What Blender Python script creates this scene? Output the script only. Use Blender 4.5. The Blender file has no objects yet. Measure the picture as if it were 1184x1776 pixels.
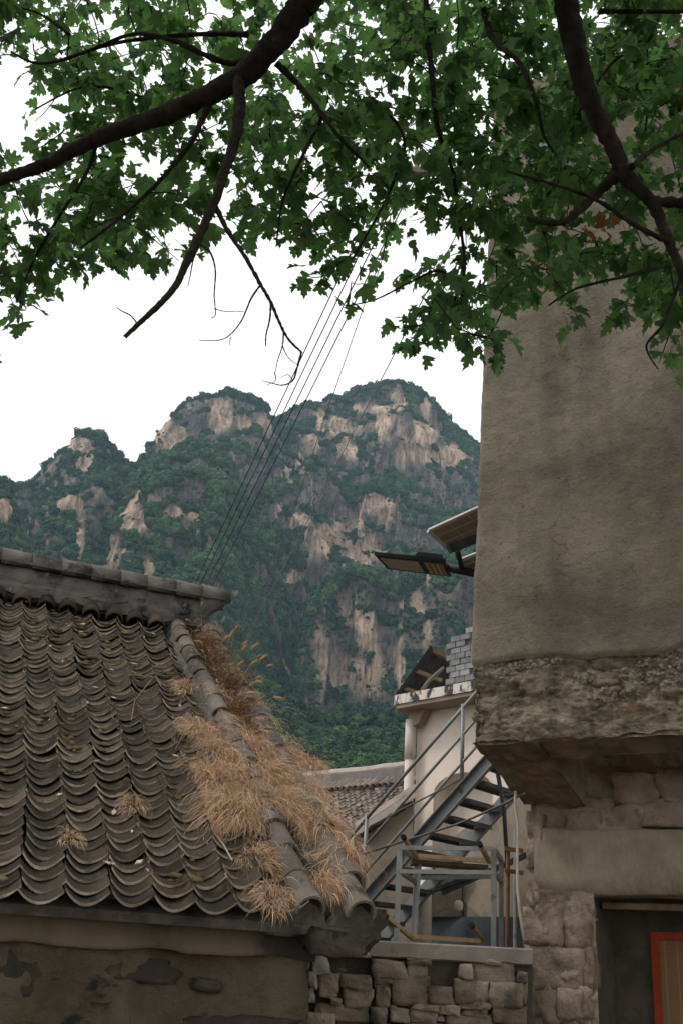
import bpy, math, random
import numpy as np
from mathutils import Matrix, Vector

random.seed(7)
rng = np.random.default_rng(7)
S = bpy.context.scene
COL = S.collection

# ------------------------------------------------------------------ camera
F = 1750.0                       # focal length in photo pixels (1184 x 1776)
PIT, ROL = math.radians(23.2), math.radians(3.8)
EYE = np.array([0.0, 0.0, 2.4])
CF = np.array([0, math.cos(PIT), math.sin(PIT)])
_r0 = np.array([1.0, 0, 0]); _u0 = np.cross(_r0, CF)
CR = _r0 * math.cos(ROL) + _u0 * math.sin(ROL)
CU = -_r0 * math.sin(ROL) + _u0 * math.cos(ROL)
cam_d = bpy.data.cameras.new('camera'); cam = bpy.data.objects.new('camera', cam_d); COL.objects.link(cam)
cam_d.sensor_fit = 'VERTICAL'; cam_d.sensor_height = 36.0; cam_d.lens = F / 1776 * 36
cam_d.clip_start = 0.05; cam_d.clip_end = 6000
cam.matrix_world = Matrix(((CR[0], CU[0], -CF[0], EYE[0]), (CR[1], CU[1], -CF[1], EYE[1]),
                           (CR[2], CU[2], -CF[2], EYE[2]), (0, 0, 0, 1)))
S.camera = cam

# ------------------------------------------------------------------ sky, sun, exposure
SUN_EL, SUN_ROT = math.radians(52), math.radians(-97)      # soft light from the left, high
w = bpy.data.worlds.new('World'); S.world = w; w.use_nodes = True
nt = w.node_tree; nt.nodes.clear()
sky = nt.nodes.new('ShaderNodeTexSky'); sky.sky_type = 'NISHITA'; sky.sun_disc = False
sky.sun_elevation = SUN_EL; sky.sun_rotation = SUN_ROT; sky.dust_density = 4.0; sky.air_density = 1.0
hs = nt.nodes.new('ShaderNodeHueSaturation'); hs.inputs['Saturation'].default_value = 0.12
cm = nt.nodes.new('ShaderNodeMix'); cm.data_type = 'RGBA'; cm.inputs[0].default_value = 0.75
cm.inputs[7].default_value = (18.5, 18.4, 18.2, 1)           # even cloud layer
bg = nt.nodes.new('ShaderNodeBackground'); bg.inputs['Strength'].default_value = 0.10
wo = nt.nodes.new('ShaderNodeOutputWorld')
nt.links.new(sky.outputs[0], hs.inputs['Color']); nt.links.new(hs.outputs[0], cm.inputs[6])
nt.links.new(cm.outputs[2], bg.inputs[0]); nt.links.new(bg.outputs[0], wo.inputs[0])
sun_d = bpy.data.lights.new('sun', 'SUN'); sun_d.energy = 1.5; sun_d.angle = math.radians(10); sun_d.color = (1, 0.95, 0.88)
sun = bpy.data.objects.new('sun', sun_d); COL.objects.link(sun)
_sd = Vector((math.sin(SUN_ROT) * math.cos(SUN_EL), math.cos(SUN_ROT) * math.cos(SUN_EL), math.sin(SUN_EL)))
sun.rotation_euler = _sd.to_track_quat('Z', 'Y').to_euler(); sun.location = (0, 0, 30)
S.view_settings.view_transform = 'Standard'; S.view_settings.look = 'None'
S.view_settings.exposure = -0.2; S.view_settings.gamma = 1.0; S.view_settings.use_curve_mapping = False
S.cycles.max_bounces = 8; S.cycles.transparent_max_bounces = 8; S.cycles.volume_bounces = 1
S.cycles.use_denoising = True

# ------------------------------------------------------------------ maths helpers
def V(*a): return np.array(a, float)
def nrm(v):
    v = np.asarray(v, float); return v / (np.linalg.norm(v) + 1e-12)
def ray(x, y): return CF + CR * ((x - 592) / F) - CU * ((y - 888) / F)
def P(x, y, Y):
    d = ray(x, y); return EYE + d * (Y / d[1])
def on_plane(x, y, p0, n):
    d = ray(x, y); return EYE + d * (((p0 - EYE) @ n) / (d @ n))
def on_z(x, y, z):
    d = ray(x, y); return EYE + d * ((z - EYE[2]) / d[2])
def proj(p):
    q = np.asarray(p) - EYE; z = q @ CF
    return 592 + F * (q @ CR) / z, 888 - F * (q @ CU) / z
UP = V(0, 0, 1)

def _hash(ix, iy, iz, s):
    h = (ix.astype(np.int64) * 374761393 + iy.astype(np.int64) * 668265263 + iz.astype(np.int64) * 2147483647 + s * 1274126177) & 0xffffffff
    h = ((h ^ (h >> 13)) * 1274126177) & 0xffffffff
    h = ((h ^ (h >> 16)) * 2246822519) & 0xffffffff
    return ((h ^ (h >> 15)) & 0xffffff) / float(0xffffff)
def vnoise(p, s=0):
    p = np.asarray(p, float); i = np.floor(p); f = p - i; f = f * f * f * (f * (f * 6 - 15) + 10)
    ix, iy, iz = i[..., 0], i[..., 1], i[..., 2]; o = 0
    for a in (0, 1):
        for b in (0, 1):
            for c in (0, 1):
                wgt = (f[..., 0] if a else 1 - f[..., 0]) * (f[..., 1] if b else 1 - f[..., 1]) * (f[..., 2] if c else 1 - f[..., 2])
                o = o + wgt * _hash(ix + a, iy + b, iz + c, s)
    return o * 2 - 1
def fbm(p, oct=4, s=0, gain=0.5):
    o = 0; a = 1; t = 0; p = np.asarray(p, float)
    for k in range(oct):
        o = o + a * vnoise(p * (2.03 ** k) + k * 17.3, s + k); t += a; a *= gain
    return o / t

# ------------------------------------------------------------------ object helpers
class MB:
    def __init__(s): s.v = []; s.f = []
    def add(s, v, f):
        n = len(s.v); s.v.extend([tuple(map(float, q)) for q in v]); s.f.extend([tuple(i + n for i in q) for q in f]); return s
    def box(s, c, size, ax=None):
        ax = ax or (V(1, 0, 0), V(0, 1, 0), UP); c = np.asarray(c, float)
        vs = [c + ax[0] * size[0] / 2 * i + ax[1] * size[1] / 2 * j + ax[2] * size[2] / 2 * k for i in (-1, 1) for j in (-1, 1) for k in (-1, 1)]
        return s.add(vs, [(0, 1, 3, 2), (4, 6, 7, 5), (0, 4, 5, 1), (2, 3, 7, 6), (0, 2, 6, 4), (1, 5, 7, 3)])
    def bar(s, a, b, wd, ht, side=None):
        a = np.asarray(a, float); b = np.asarray(b, float); d = nrm(b - a)
        x = nrm(np.cross(d, UP if abs(d[2]) < .95 else V(1, 0, 0))) if side is None else nrm(np.asarray(side) - d * (np.asarray(side) @ d))
        return s.box((a + b) / 2, (np.linalg.norm(b - a), wd, ht), (d, x, np.cross(d, x)))
    def tube(s, pts, r, n=8, cap=True):
        pts = [np.asarray(p, float) for p in pts]
        rs = r if hasattr(r, '__len__') else [r] * len(pts)
        t = nrm(pts[1] - pts[0]); x = nrm(np.cross(t, UP if abs(t[2]) < .9 else V(1, 0, 0)))
        vs = []; fs = []
        for i, p in enumerate(pts):
            t = nrm(pts[min(i + 1, len(pts) - 1)] - pts[max(i - 1, 0)]); x = nrm(x - t * (x @ t)); y = np.cross(t, x)
            for k in range(n):
                a = 2 * math.pi * k / n; vs.append(p + (x * math.cos(a) + y * math.sin(a)) * rs[i])
        for i in range(len(pts) - 1):
            for k in range(n): fs.append((i * n + k, i * n + (k + 1) % n, (i + 1) * n + (k + 1) % n, (i + 1) * n + k))
        if cap: fs.append(tuple(range(n))[::-1]); fs.append(tuple((len(pts) - 1) * n + k for k in range(n)))
        return s.add(vs, fs)
    def prism(s, poly, off):
        poly = [np.asarray(p, float) for p in poly]; n = len(poly); off = np.asarray(off, float)
        return s.add(poly + [p + off for p in poly], [tuple(range(n))[::-1], tuple(range(n, 2 * n))] + [(i, (i + 1) % n, n + (i + 1) % n, n + i) for i in range(n)])
    def grid(s, pts):
        pts = np.asarray(pts); a, b = pts.shape[:2]; vs = pts.reshape(-1, 3)
        return s.add(vs, [(i * b + j, (i + 1) * b + j, (i + 1) * b + j + 1, i * b + j + 1) for i in range(a - 1) for j in range(b - 1)])
    def mesh(s, name, mat, smooth=False):
        me = bpy.data.meshes.new(name); me.from_pydata(s.v, [], s.f); me.materials.append(mat)
        if smooth: me.polygons.foreach_set('use_smooth', [True] * len(me.polygons))
        me.update(); return me
    def build(s, name, mat, parent=None, smooth=False, **tags):
        if parent is None and tags.get('kind') != 'structure':
            a = np.array(s.v); base = V((a[:, 0].min() + a[:, 0].max()) / 2, (a[:, 1].min() + a[:, 1].max()) / 2, a[:, 2].min())
            s.v = [tuple(q) for q in a - base]
        else: base = None
        o = bpy.data.objects.new(name, s.mesh(name, mat, smooth)); COL.objects.link(o)
        if base is not None: o.location = base
        return attach(o, parent, **tags)
def attach(o, parent=None, **tags):
    if parent is not None:
        o.parent = parent
        if 'loc0' in parent: o.matrix_parent_inverse = Matrix.Translation(-Vector(parent['loc0']))
    for k, v in tags.items(): o[k] = v
    return o
def thing(name, loc, label, category, group=None):
    o = bpy.data.objects.new(name, None); COL.objects.link(o); o.location = loc; o.empty_display_size = 0.1
    o['label'] = label; o['category'] = category; o['loc0'] = [float(c) for c in loc]
    if group: o['group'] = group
    return o
def inst(name, me, M, parent=None, **tags):
    o = bpy.data.objects.new(name, me); COL.objects.link(o); o.matrix_basis = M
    return attach(o, parent, **tags)
def npmesh(name, verts, faces, mat, smooth=True, attrs=None):
    me = bpy.data.meshes.new(name); nv = len(verts); nf = len(faces); k = faces.shape[1]
    me.vertices.add(nv); me.vertices.foreach_set('co', np.asarray(verts, np.float32).ravel())
    me.loops.add(nf * k); me.loops.foreach_set('vertex_index', np.asarray(faces, np.int32).ravel())
    me.polygons.add(nf); me.polygons.foreach_set('loop_start', np.arange(0, nf * k, k, dtype=np.int32))
    me.polygons.foreach_set('loop_total', np.full(nf, k, np.int32))
    if smooth: me.polygons.foreach_set('use_smooth', np.ones(nf, bool))
    me.update(calc_edges=True)
    for an, av in (attrs or {}).items():
        a = me.attributes.new(an, 'FLOAT', 'POINT'); a.data.foreach_set('value', np.asarray(av, np.float32))
    if mat: me.materials.append(mat)
    return me
def gridfaces(a, b):
    i, j = np.meshgrid(np.arange(a - 1), np.arange(b - 1), indexing='ij'); q = (i * b + j).ravel()
    return np.stack([q, q + b, q + b + 1, q + 1], 1)
def gridnormals(p):
    du = np.gradient(p, axis=0); dv = np.gradient(p, axis=1); n = np.cross(du, dv)
    return n / (np.linalg.norm(n, axis=2, keepdims=True) + 1e-9)

# ------------------------------------------------------------------ material helpers
class NT:
    def __init__(s, name):
        s.m = bpy.data.materials.new(name); s.m.use_nodes = True; s.t = s.m.node_tree; s.t.nodes.clear()
        s.out = s.n('ShaderNodeOutputMaterial'); s.pos = s.n('ShaderNodeNewGeometry').outputs['Position']
    def n(s, t, **kw):
        x = s.t.nodes.new(t)
        for k, v in kw.items(): setattr(x, k, v)
        return x
    def l(s, a, b): s.t.links.new(a, b)
    def scaled(s, vec):
        m = s.n('ShaderNodeMapping'); m.inputs['Scale'].default_value = vec; s.l(s.pos, m.inputs[0]); return m.outputs[0]
    def noise(s, scale, detail=5, rough=.6, co=None, dist=0):
        x = s.n('ShaderNodeTexNoise'); x.inputs['Scale'].default_value = scale; x.inputs['Detail'].default_value = detail
        x.inputs['Roughness'].default_value = rough; x.inputs['Distortion'].default_value = dist; s.l(co or s.pos, x.inputs['Vector']); return x.outputs[0]
    def ramp(s, fac, cols):
        r = s.n('ShaderNodeValToRGB'); e = r.color_ramp.elements
        while len(e) < len(cols): e.new(0.5)
        for k, (p, c) in enumerate(cols):
            e[k].position = p; e[k].color = (c, c, c, 1) if not hasattr(c, '__len__') else (*c, 1)
        s.l(fac, r.inputs[0]); return r.outputs[0]
    def mix(s, fac, a, b, mode='MIX'):
        x = s.n('ShaderNodeMix', data_type='RGBA', blend_type=mode)
        for i, v in ((0, fac), (6, a), (7, b)):
            if hasattr(v, 'links') or hasattr(v, 'is_linked'): s.l(v, x.inputs[i])
            elif i == 0: x.inputs[0].default_value = v
            else: x.inputs[i].default_value = (*v, 1)
        return x.outputs[2]
    def math(s, op, a, b=0.0):
        x = s.n('ShaderNodeMath', operation=op)
        for i, v in ((0, a), (1, b)):
            if isinstance(v, (int, float)): x.inputs[i].default_value = v
            else: s.l(v, x.inputs[i])
        return x.outputs[0]
    def bump(s, h, strength, dist, prev=None):
        b = s.n('ShaderNodeBump'); b.inputs['Strength'].default_value = strength; b.inputs['Distance'].default_value = dist
        s.l(h, b.inputs['Height'])
        if prev is not None: s.l(prev, b.inputs['Normal'])
        return b.outputs[0]
    def bsdf(s, col, rough=.85, normal=None, spec=.3, metal=0):
        b = s.n('ShaderNodeBsdfPrincipled')
        if hasattr(col, '__len__'): b.inputs['Base Color'].default_value = (*col, 1)
        else: s.l(col, b.inputs['Base Color'])
        if isinstance(rough, (int, float)): b.inputs['Roughness'].default_value = rough
        else: s.l(rough, b.inputs['Roughness'])
        b.inputs['Specular IOR Level'].default_value = spec; b.inputs['Metallic'].default_value = metal
        if normal is not None: s.l(normal, b.inputs['Normal'])
        return b.outputs[0]
    def done(s, sh): s.l(sh, s.out.inputs[0]); return s.m

def mat(name, cols, scale=6, detail=6, rough=.9, spec=.10, bumps=(), stretch=None, stains=(), vary=0, island=0, metal=0, dist=0):
    """noise-coloured surface; stains = [(colour, scale, lo, hi, stretch)] mixed on top; bumps = [(scale, strength, distance, stretch)]"""
    t = NT(name); co = t.scaled(stretch) if stretch else None
    c = t.ramp(t.noise(scale, detail, .62, co, dist), cols)
    for st in stains:
        sc = t.scaled(st[4]) if len(st) > 4 else None
        c = t.mix(t.ramp(t.noise(st[1], 6, .65, sc), [(st[2], 0.0), (st[3], 1.0)]), c, st[0])
    if vary or island:
        r = t.n('ShaderNodeObjectInfo').outputs['Random']
        if island: r = t.math('FRACT', t.math('ADD', r, t.n('ShaderNodeNewGeometry').outputs['Random Per Island']))
        a = max(vary, island); c = t.mix(1.0, c, t.ramp(r, [(0, (1 - a,) * 3), (1, (1 + a,) * 3)]), 'MULTIPLY')
    nn = None
    for b in bumps:
        nn = t.bump(t.noise(b[0], 8, .65, t.scaled(b[3]) if len(b) > 3 else None), b[1], b[2], nn)
    return t.done(t.bsdf(c, rough, nn, spec, metal))

# ------------------------------------------------------------------ ground and terrace
m_earth = mat('earth', [(.3, (.10, .085, .065)), (.7, (.20, .17, .13))], 2, bumps=[(8, .5, .05)])
MB().add([(-2500, -900, 0), (2500, -900, 0), (2500, 3200, 0), (-2500, 3200, 0)], [(0, 1, 2, 3)]).build('ground', m_earth, kind='structure')
MB().prism([V(.36, 6.95, 2.33), V(1.36, 6.95, 2.33), V(2.6, 10.0, 2.33), V(14, 10, 2.33), V(14, 40, 2.33), V(-30, 40, 2.33), V(-30, 17, 2.33), V(.36, 17, 2.33)], (0, 0, -2.32)).build('terrace', m_earth, kind='structure')

# ------------------------------------------------------------------ mountains
def rock_material():
    t = NT('cliff_rock')
    strk = t.noise(.16, 7, .7, t.scaled((1, 1, .22)), 1.2)
    c = t.ramp(strk, [(.36, (.075, .070, .068)), (.47, (.19, .165, .145)), (.57, (.40, .31, .245)), (.70, (.58, .45, .36))])
    c = t.mix(t.ramp(t.noise(.05, 5, .7), [(.40, 0.0), (.60, 1.0)]), c, (.115, .108, .105))
    lay = t.noise(.05, 5, .6, t.scaled((.25, .25, 9)))
    c = t.mix(t.ramp(lay, [(.42, .0), (.62, .5)]), c, (.19, .16, .15))
    at = t.n('ShaderNodeAttribute', attribute_name='pale').outputs['Fac']
    at = t.math('MULTIPLY', at, t.ramp(t.noise(.10, 7, .7, t.scaled((1, 1, .35))), [(.36, 0.0), (.56, 1.0)]))
    c = t.mix(at, c, t.ramp(strk, [(.36, (.36, .25, .18)), (.47, (.74, .53, .385)), (.64, (.86, .67, .52))]))
    veg = t.ramp(t.noise(.35, 6, .7), [(.35, (.022, .045, .022)), (.7, (.06, .105, .045))])
    c = t.mix(1.0, c, t.ramp(t.noise(.45, 8, .75, t.scaled((1, 1, .30))), [(.34, .38), (.48, 1.05), (.66, 1.35)]), 'MULTIPLY')
    rk = t.n('ShaderNodeAttribute', attribute_name='rock').outputs['Fac']
    k = t.math('ADD', rk, t.math('MULTIPLY', t.math('SUBTRACT', t.noise(.13, 8, .75), .5), 2.4))
    c = t.mix(t.ramp(k, [(.40, 0.0), (.56, 1.0)]), veg, c)
    nn = t.bump(t.noise(.12, 9, .7, t.scaled((1, 1, .35))), 1.0, 5.0)
    nn = t.bump(t.noise(.5, 8, .75, t.scaled((1, 1, .5))), 1.0, 2.2, nn)
    return t.done(t.bsdf(c, .95, nn, .1))
m_rock = rock_material()
# places where bare pale rock shows: (photo x, y, half-width, half-height)
PALE = [(300, 752, 36, 26), (385, 725, 24, 26), (425, 735, 18, 22), (455, 735, 14, 18), (145, 778, 24, 18), (145, 805, 14, 14), (110, 872, 22, 14), (140, 930, 10, 44),
        (230, 900, 24, 34), (205, 960, 16, 24), (300, 888, 14, 10), (340, 895, 16, 10), (385, 820, 9, 20), (540, 770, 13, 18), (497, 822, 11, 22), (520, 805, 8, 14),
        (590, 740, 34, 18), (560, 735, 10, 20), (690, 695, 13, 16), (738, 706, 9, 22), (720, 750, 40, 14), (765, 792, 55, 16), (690, 790, 16, 24), (640, 710, 40, 12), (600, 780, 24, 20), (665, 745, 22, 30), (740, 760, 12, 18),
        (655, 880, 26, 26), (668, 905, 12, 18), (620, 905, 16, 26), (640, 945, 24, 36), (560, 935, 28, 34), (600, 955, 20, 30), (480, 885, 14, 16), (520, 905, 20, 14), (745, 1008, 12, 16), (655, 1165, 10, 32), (630, 1180, 20, 26),
        (600, 1060, 20, 24), (556, 1130, 14, 40), (695, 1130, 8, 60), (725, 1050, 16, 30), (640, 1090, 14, 34), (585, 1160, 12, 30), (740, 1100, 10, 30), (500, 1000, 20, 14), (495, 1160, 14, 26), (180, 1010, 30, 24), (260, 985, 16, 24), (10, 880, 12, 18)]
forest_pts, forest_scl, forest_g = [], [], []
def mountain(crest, Y, prof, seed, gully=30, gscale=90, depth_back=160, rockb=0.0, trees=5100, tsize=(3.6, 7.2), green=0.0, step=2.2, rows=260, dscale=1.0, steep=.61):
    cx = np.array([c[0] for c in crest], float); cy = np.array([c[1] for c in crest], float)
    xs = np.arange(cx[0], cx[-1] + step, step)
    k = np.clip((np.searchsorted(cx, xs, side='right') - 1), 0, len(cx) - 2); t = (xs - cx[k]) / (cx[k + 1] - cx[k]); t = t * t * (3 - 2 * t) * .5 + t * .5
    ys = cy[k] * (1 - t) + cy[k + 1] * t
    top = np.array([P(x, y, Y) for x, y in zip(xs, ys)])
    lat = top[:, 0]
    q = np.stack([lat / gscale, lat * 0 + seed * 3.7, lat * 0], 1)
    gul = gully * (1 - 2 * np.abs(fbm(q, 4, seed, .55)))
    sc = (Y + gul) / Y
    top[:, :2] *= sc[:, None]; top[:, 2] = EYE[2] + (top[:, 2] - EYE[2]) * sc
    out = top[:, :2] / np.linalg.norm(top[:, :2], axis=1, keepdims=True)
    # profile: (run towards the viewer, drop); stretched unevenly from column to column
    pr = np.array([(-depth_back, -depth_back * .75), (-depth_back * .3, -depth_back * .10), (0, 0)] + [(a, b) for a, b in prof], float)
    pr[0, 1] *= -1; pr[1, 1] *= -1
    seg = np.hypot(np.diff(pr[:, 0]), np.diff(pr[:, 1])); arc = np.r_[0, np.cumsum(seg)]
    u = np.r_[np.linspace(0, arc[2], 16)[:-1], np.linspace(arc[2], arc[-1], rows)]
    run = np.interp(u, arc, pr[:, 0]); drop = np.interp(u, arc, pr[:, 1])
    kr = np.convolve(np.pad(run, 4, 'edge'), np.ones(9) / 9, 'valid'); run = np.where(u > arc[2] * .8, kr, run)
    n1 = fbm(np.stack([lat / 70, lat * 0 + 5 + seed, lat * 0], 1), 3, seed + 30)
    R = run[None, :] * (1 + .0 * n1[:, None])
    D = drop[None, :] * np.ones((len(xs), 1))
    # ledges wander up and down along the face
    wob = fbm(np.stack([np.repeat(lat[:, None], len(u), 1) / 55, D / 60, D * 0 + seed], 2), 4, seed + 60)
    D2 = D + wob * 22 * dscale * np.clip(D / 40, 0, 1)
    p = np.empty((len(xs), len(u), 3))
    p[..., 0] = top[:, None, 0] - out[:, None, 0] * R; p[..., 1] = top[:, None, 1] - out[:, None, 1] * R
    p[..., 2] = top[:, None, 2] - D2
    nm = gridnormals(p)
    if nm[..., 1].mean() > 0: nm = -nm
    fl = np.abs(fbm(p * V(1 / 26, 1 / 26, 1 / 90), 4, seed + 5, .55))            # vertical flutes
    dsp = (fbm(p / 38, 4, seed + 9) * 13 - fl * 20) * np.clip(D / 45 + .3, .3, 1) + fbm(p / 7, 3, seed + 11) * 2.0
    p = p + nm * (dsp * dscale)[..., None]
    p[..., 2] = np.where(p[..., 2] < -8, -8, p[..., 2])
    nm = gridnormals(p)
    if nm[..., 1].mean() > 0: nm = -nm
    st = 1 - np.clip(nm[..., 2], 0, 1)
    # smooth steepness
    for _ in range(2): st[1:-1, 1:-1] = (st[1:-1, 1:-1] * 2 + st[:-2, 1:-1] + st[2:, 1:-1] + st[1:-1, :-2] + st[1:-1, 2:]) / 6
    q = p - EYE; z = q @ CF; px = 592 + F * (q @ CR) / z; py = 888 - F * (q @ CU) / z
    pale = np.zeros_like(px)
    nzz = fbm(p / 14 * V(1, 1, .5), 4, seed + 21)
    for a, b, ra, rb in PALE:
        dd = np.sqrt(((px - a) / ra) ** 2 + ((py - b) / rb) ** 2) + nzz * .9
        pale = np.maximum(pale, np.clip((1.15 - dd) * 3, 0, 1))
    rock = np.clip((st - steep) * 3.2 + fbm(p / 30, 3, seed + 2) * .55 + rockb, 0, 1)
    rock = np.maximum(rock, pale * .80)
    me = npmesh('mountain', p.reshape(-1, 3), gridfaces(*p.shape[:2]), m_rock, True, {'rock': rock.ravel(), 'pale': pale.ravel() * .85})
    o = bpy.data.objects.new('mountain', me); COL.objects.link(o); o['kind'] = 'structure'
    # trees
    r_ = np.random.default_rng(seed + 100)
    e1 = np.linalg.norm(p[1:, :-1] - p[:-1, :-1], axis=2) * np.linalg.norm(p[:-1, 1:] - p[:-1, :-1], axis=2)
    ok = np.clip(1.0 - rock[:-1, :-1] * 1.08, .0, 1) ** 1.1 * np.where(pale[:-1, :-1] > .4, .22, 1); ok[:, :10] = 0
    ok = np.where(py[:-1, :-1] > 1420, 0, ok)
    wgt = (e1 * ok).ravel(); tot = wgt.sum()
    idx = r_.choice(len(wgt), size=trees, p=wgt / tot); i, j = np.unravel_index(idx, e1.shape)
    a, b = r_.random(trees)[:, None], r_.random(trees)[:, None]
    pt = p[i, j] * (1 - a) * (1 - b) + p[i + 1, j] * a * (1 - b) + p[i, j + 1] * (1 - a) * b + p[i + 1, j + 1] * a * b
    szz = r_.uniform(*tsize, trees) * r_.choice([.5, .8, 1, 1.15], trees) * (1 - .5 * rock[i, j]); pt[:, 2] += szz * .25
    forest_pts.append(pt); forest_scl.append(szz); forest_g.append(np.clip(green + fbm(pt / 45, 3, seed + 44) * .8 + np.clip(nm[i, j, 2] - .35, 0, 1) * .5, 0, 1))  # lighter on upward slopes: grassy tops, with light from above painted in
    w2 = (e1 * np.where(py[:-1, :-1] > 1420, 0, np.clip(fbm(p[:-1, :-1] / 16, 3, seed + 77) + .25, 0, 1) * (1 - .93 * pale[:-1, :-1])) * np.where(np.arange(e1.shape[1]) < 10, 0, 1)).ravel(); n2 = int(trees * .8)
    idx = r_.choice(len(w2), size=n2, p=w2 / w2.sum()); i, j = np.unravel_index(idx, e1.shape)
    forest_g.append(r_.uniform(0, .35, n2)); forest_pts.append(p[i, j] + r_.normal(0, .4, (n2, 3))); forest_scl.append(r_.uniform(.9, 2.4, n2) * tsize[1] / 7.2)

mountain([(420, 760), (470, 742), (505, 716), (540, 704), (580, 692), (620, 683), (660, 672), (690, 669), (715, 676), (742, 692), (760, 712), (785, 742), (822, 772), (880, 820), (960, 900), (1100, 1000)],
         760, [(26, 10), (42, 52), (62, 66), (74, 122), (104, 150), (116, 205), (170, 260), (300, 350)], 1, 26, 80, trees=11050)
mountain([(215, 880), (245, 800), (262, 776), (270, 752), (284, 732), (320, 704), (360, 692), (405, 685), (432, 684), (455, 698), (468, 716), (482, 752), (520, 800), (560, 880)],
         700, [(16, 6), (30, 50), (50, 62), (62, 110), (100, 150), (118, 210), (240, 330)], 2, 22, 70, trees=6460)
mountain([(-160, 800), (-80, 840), (0, 832), (30, 842), (56, 832), (70, 812), (96, 796), (118, 780), (132, 762), (150, 754), (172, 757), (190, 776), (212, 790), (222, 806), (250, 812), (300, 850), (380, 930)],
         640, [(14, 6), (30, 34), (64, 60), (78, 88), (120, 130), (138, 180), (240, 300)], 3, 14, 70, rockb=-.12, trees=7140)
mountain([(200, 900), (225, 850), (262, 806), (300, 786), (340, 778), (372, 782), (396, 812), (415, 850), (450, 900), (470, 980)], 560, [(22, 10), (44, 28), (56, 62), (90, 90), (110, 150), (200, 260)], 4, 16, 60, green=.45, trees=3740, rockb=-.25)
mountain([(180, 980), (215, 890), (250, 850), (290, 828), (330, 822), (365, 826), (390, 852), (400, 900), (425, 960), (445, 1040), (460, 1120)], 490, [(22, 10), (40, 34), (52, 70), (76, 86), (92, 138), (130, 170), (200, 250)], 5, 16, 50, green=.45, trees=4760, rockb=-.12)
mountain([(40, 1000), (90, 880), (130, 850), (170, 836), (210, 860), (240, 900), (270, 960), (300, 1040)], 540, [(14, 8), (26, 50), (52, 70), (66, 130), (140, 220)], 13, 14, 40, green=.35, trees=2720, rockb=-.05)
mountain([(-200, 780), (-90, 800), (-20, 826), (10, 838), (26, 880), (48, 925), (75, 970), (120, 1040)], 430, [(18, 14), (30, 60), (60, 90), (150, 220)], 6, 14, 50, green=.25, trees=3060, rockb=-.2)
mountain([(430, 900), (462, 850), (500, 835), (545, 800), (580, 830), (610, 850), (650, 838), (690, 842), (720, 880), (760, 900), (840, 880), (920, 900)],
         620, [(26, 14), (40, 58), (62, 72), (76, 138), (110, 165), (124, 230), (220, 330)], 7, 26, 60, trees=6460)
mountain([(400, 1020), (415, 950), (440, 905), (470, 915), (490, 980), (505, 1050), (520, 1130)], 520, [(20, 20), (34, 80), (60, 110), (76, 190), (130, 260)], 8, 12, 40, green=.3, trees=2550, rockb=-.15)
mountain([(510, 1160), (528, 1080), (545, 1030), (575, 1000), (615, 980), (660, 985), (682, 1010), (700, 1000), (740, 985), (775, 1010), (800, 960), (860, 930), (940, 960)],
         470, [(16, 12), (26, 90), (36, 104), (44, 160), (100, 200), (190, 260)], 9, 18, 40, trees=4080, rockb=.05, dscale=.7)
mountain([(380, 1260), (400, 1180), (430, 1172), (470, 1186), (520, 1222), (570, 1240), (620, 1252), (680, 1240), (730, 1236), (820, 1220), (1000, 1200)],
         300, [(20, 10), (60, 26), (110, 56), (180, 90), (240, 120)], 10, 12, 50, green=-.3, trees=4420, tsize=(2.2, 4.2), rockb=-.8, dscale=.35)
mountain([(350, 1330), (420, 1250), (470, 1262), (540, 1296), (600, 1310), (660, 1318), (740, 1300), (900, 1280)],
         200, [(20, 8), (60, 26), (110, 50), (160, 60)], 11, 8, 40, green=-.3, trees=3060, tsize=(1.6, 3.0), rockb=-.9, dscale=.25)

# forest: instanced crowns on the slopes
def leaf_mat(name, c0, c1, trans, tf=.35):
    t = NT(name)
    r = t.math('FRACT', t.math('ADD', t.n('ShaderNodeObjectInfo').outputs['Random'], t.n('ShaderNodeNewGeometry').outputs['Random Per Island']))
    c = t.ramp(r, [(0, c0), (1, c1)])
    d = t.bsdf(c, .6, None, .25); tr = t.n('ShaderNodeBsdfTranslucent'); t.l(t.ramp(r, [(0, tuple(x * .75 for x in trans)), (1, trans)]), tr.inputs[0])
    mx = t.n('ShaderNodeMixShader'); mx.inputs[0].default_value = tf; t.l(d, mx.inputs[1]); t.l(tr.outputs[0], mx.inputs[2])
    return t.done(mx.outputs[0])
t = NT('forest_leaf')
rnd = t.n('ShaderNodeObjectInfo').outputs['Random']
c = t.ramp(rnd, [(0, (.012, .032, .022)), (.6, (.030, .066, .036)), (1, (.085, .14, .056))])
ga = t.n('ShaderNodeAttribute', attribute_name='g', attribute_type='INSTANCER').outputs['Fac']
c = t.mix(t.math('MULTIPLY', ga, .85), c, (.080, .142, .062))
m_forest = t.done(t.bsdf(c, .8, None, .15))
def crown_mesh(seed):
    r = np.random.default_rng(seed); n = 230
    th = r.random(n) * 6.283; ph = np.arccos(r.uniform(-.55, 1, n)); d = np.stack([np.sin(ph) * np.cos(th), np.sin(ph) * np.sin(th), np.cos(ph)], 1)
    rad = .42 * (1 + .45 * fbm(d * 1.7 + seed * 9, 2, seed)) * r.uniform(.72, 1.06, n)
    c = d * rad[:, None] * V(1, 1, .95); nn = d + r.normal(0, .45, (n, 3)); nn /= np.linalg.norm(nn, axis=1, keepdims=True)
    a = np.cross(nn, r.normal(0, 1, (n, 3))); a /= np.linalg.norm(a, axis=1, keepdims=True); b = np.cross(nn, a)
    s = r.uniform(.06, .13, n)[:, None]
    v = np.stack([c + a * s, c + b * s * .8, c - a * s, c - b * s * .8], 1).reshape(-1, 3)
    return npmesh('crown', v, np.arange(n * 4).reshape(n, 4), m_forest, False)
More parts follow.
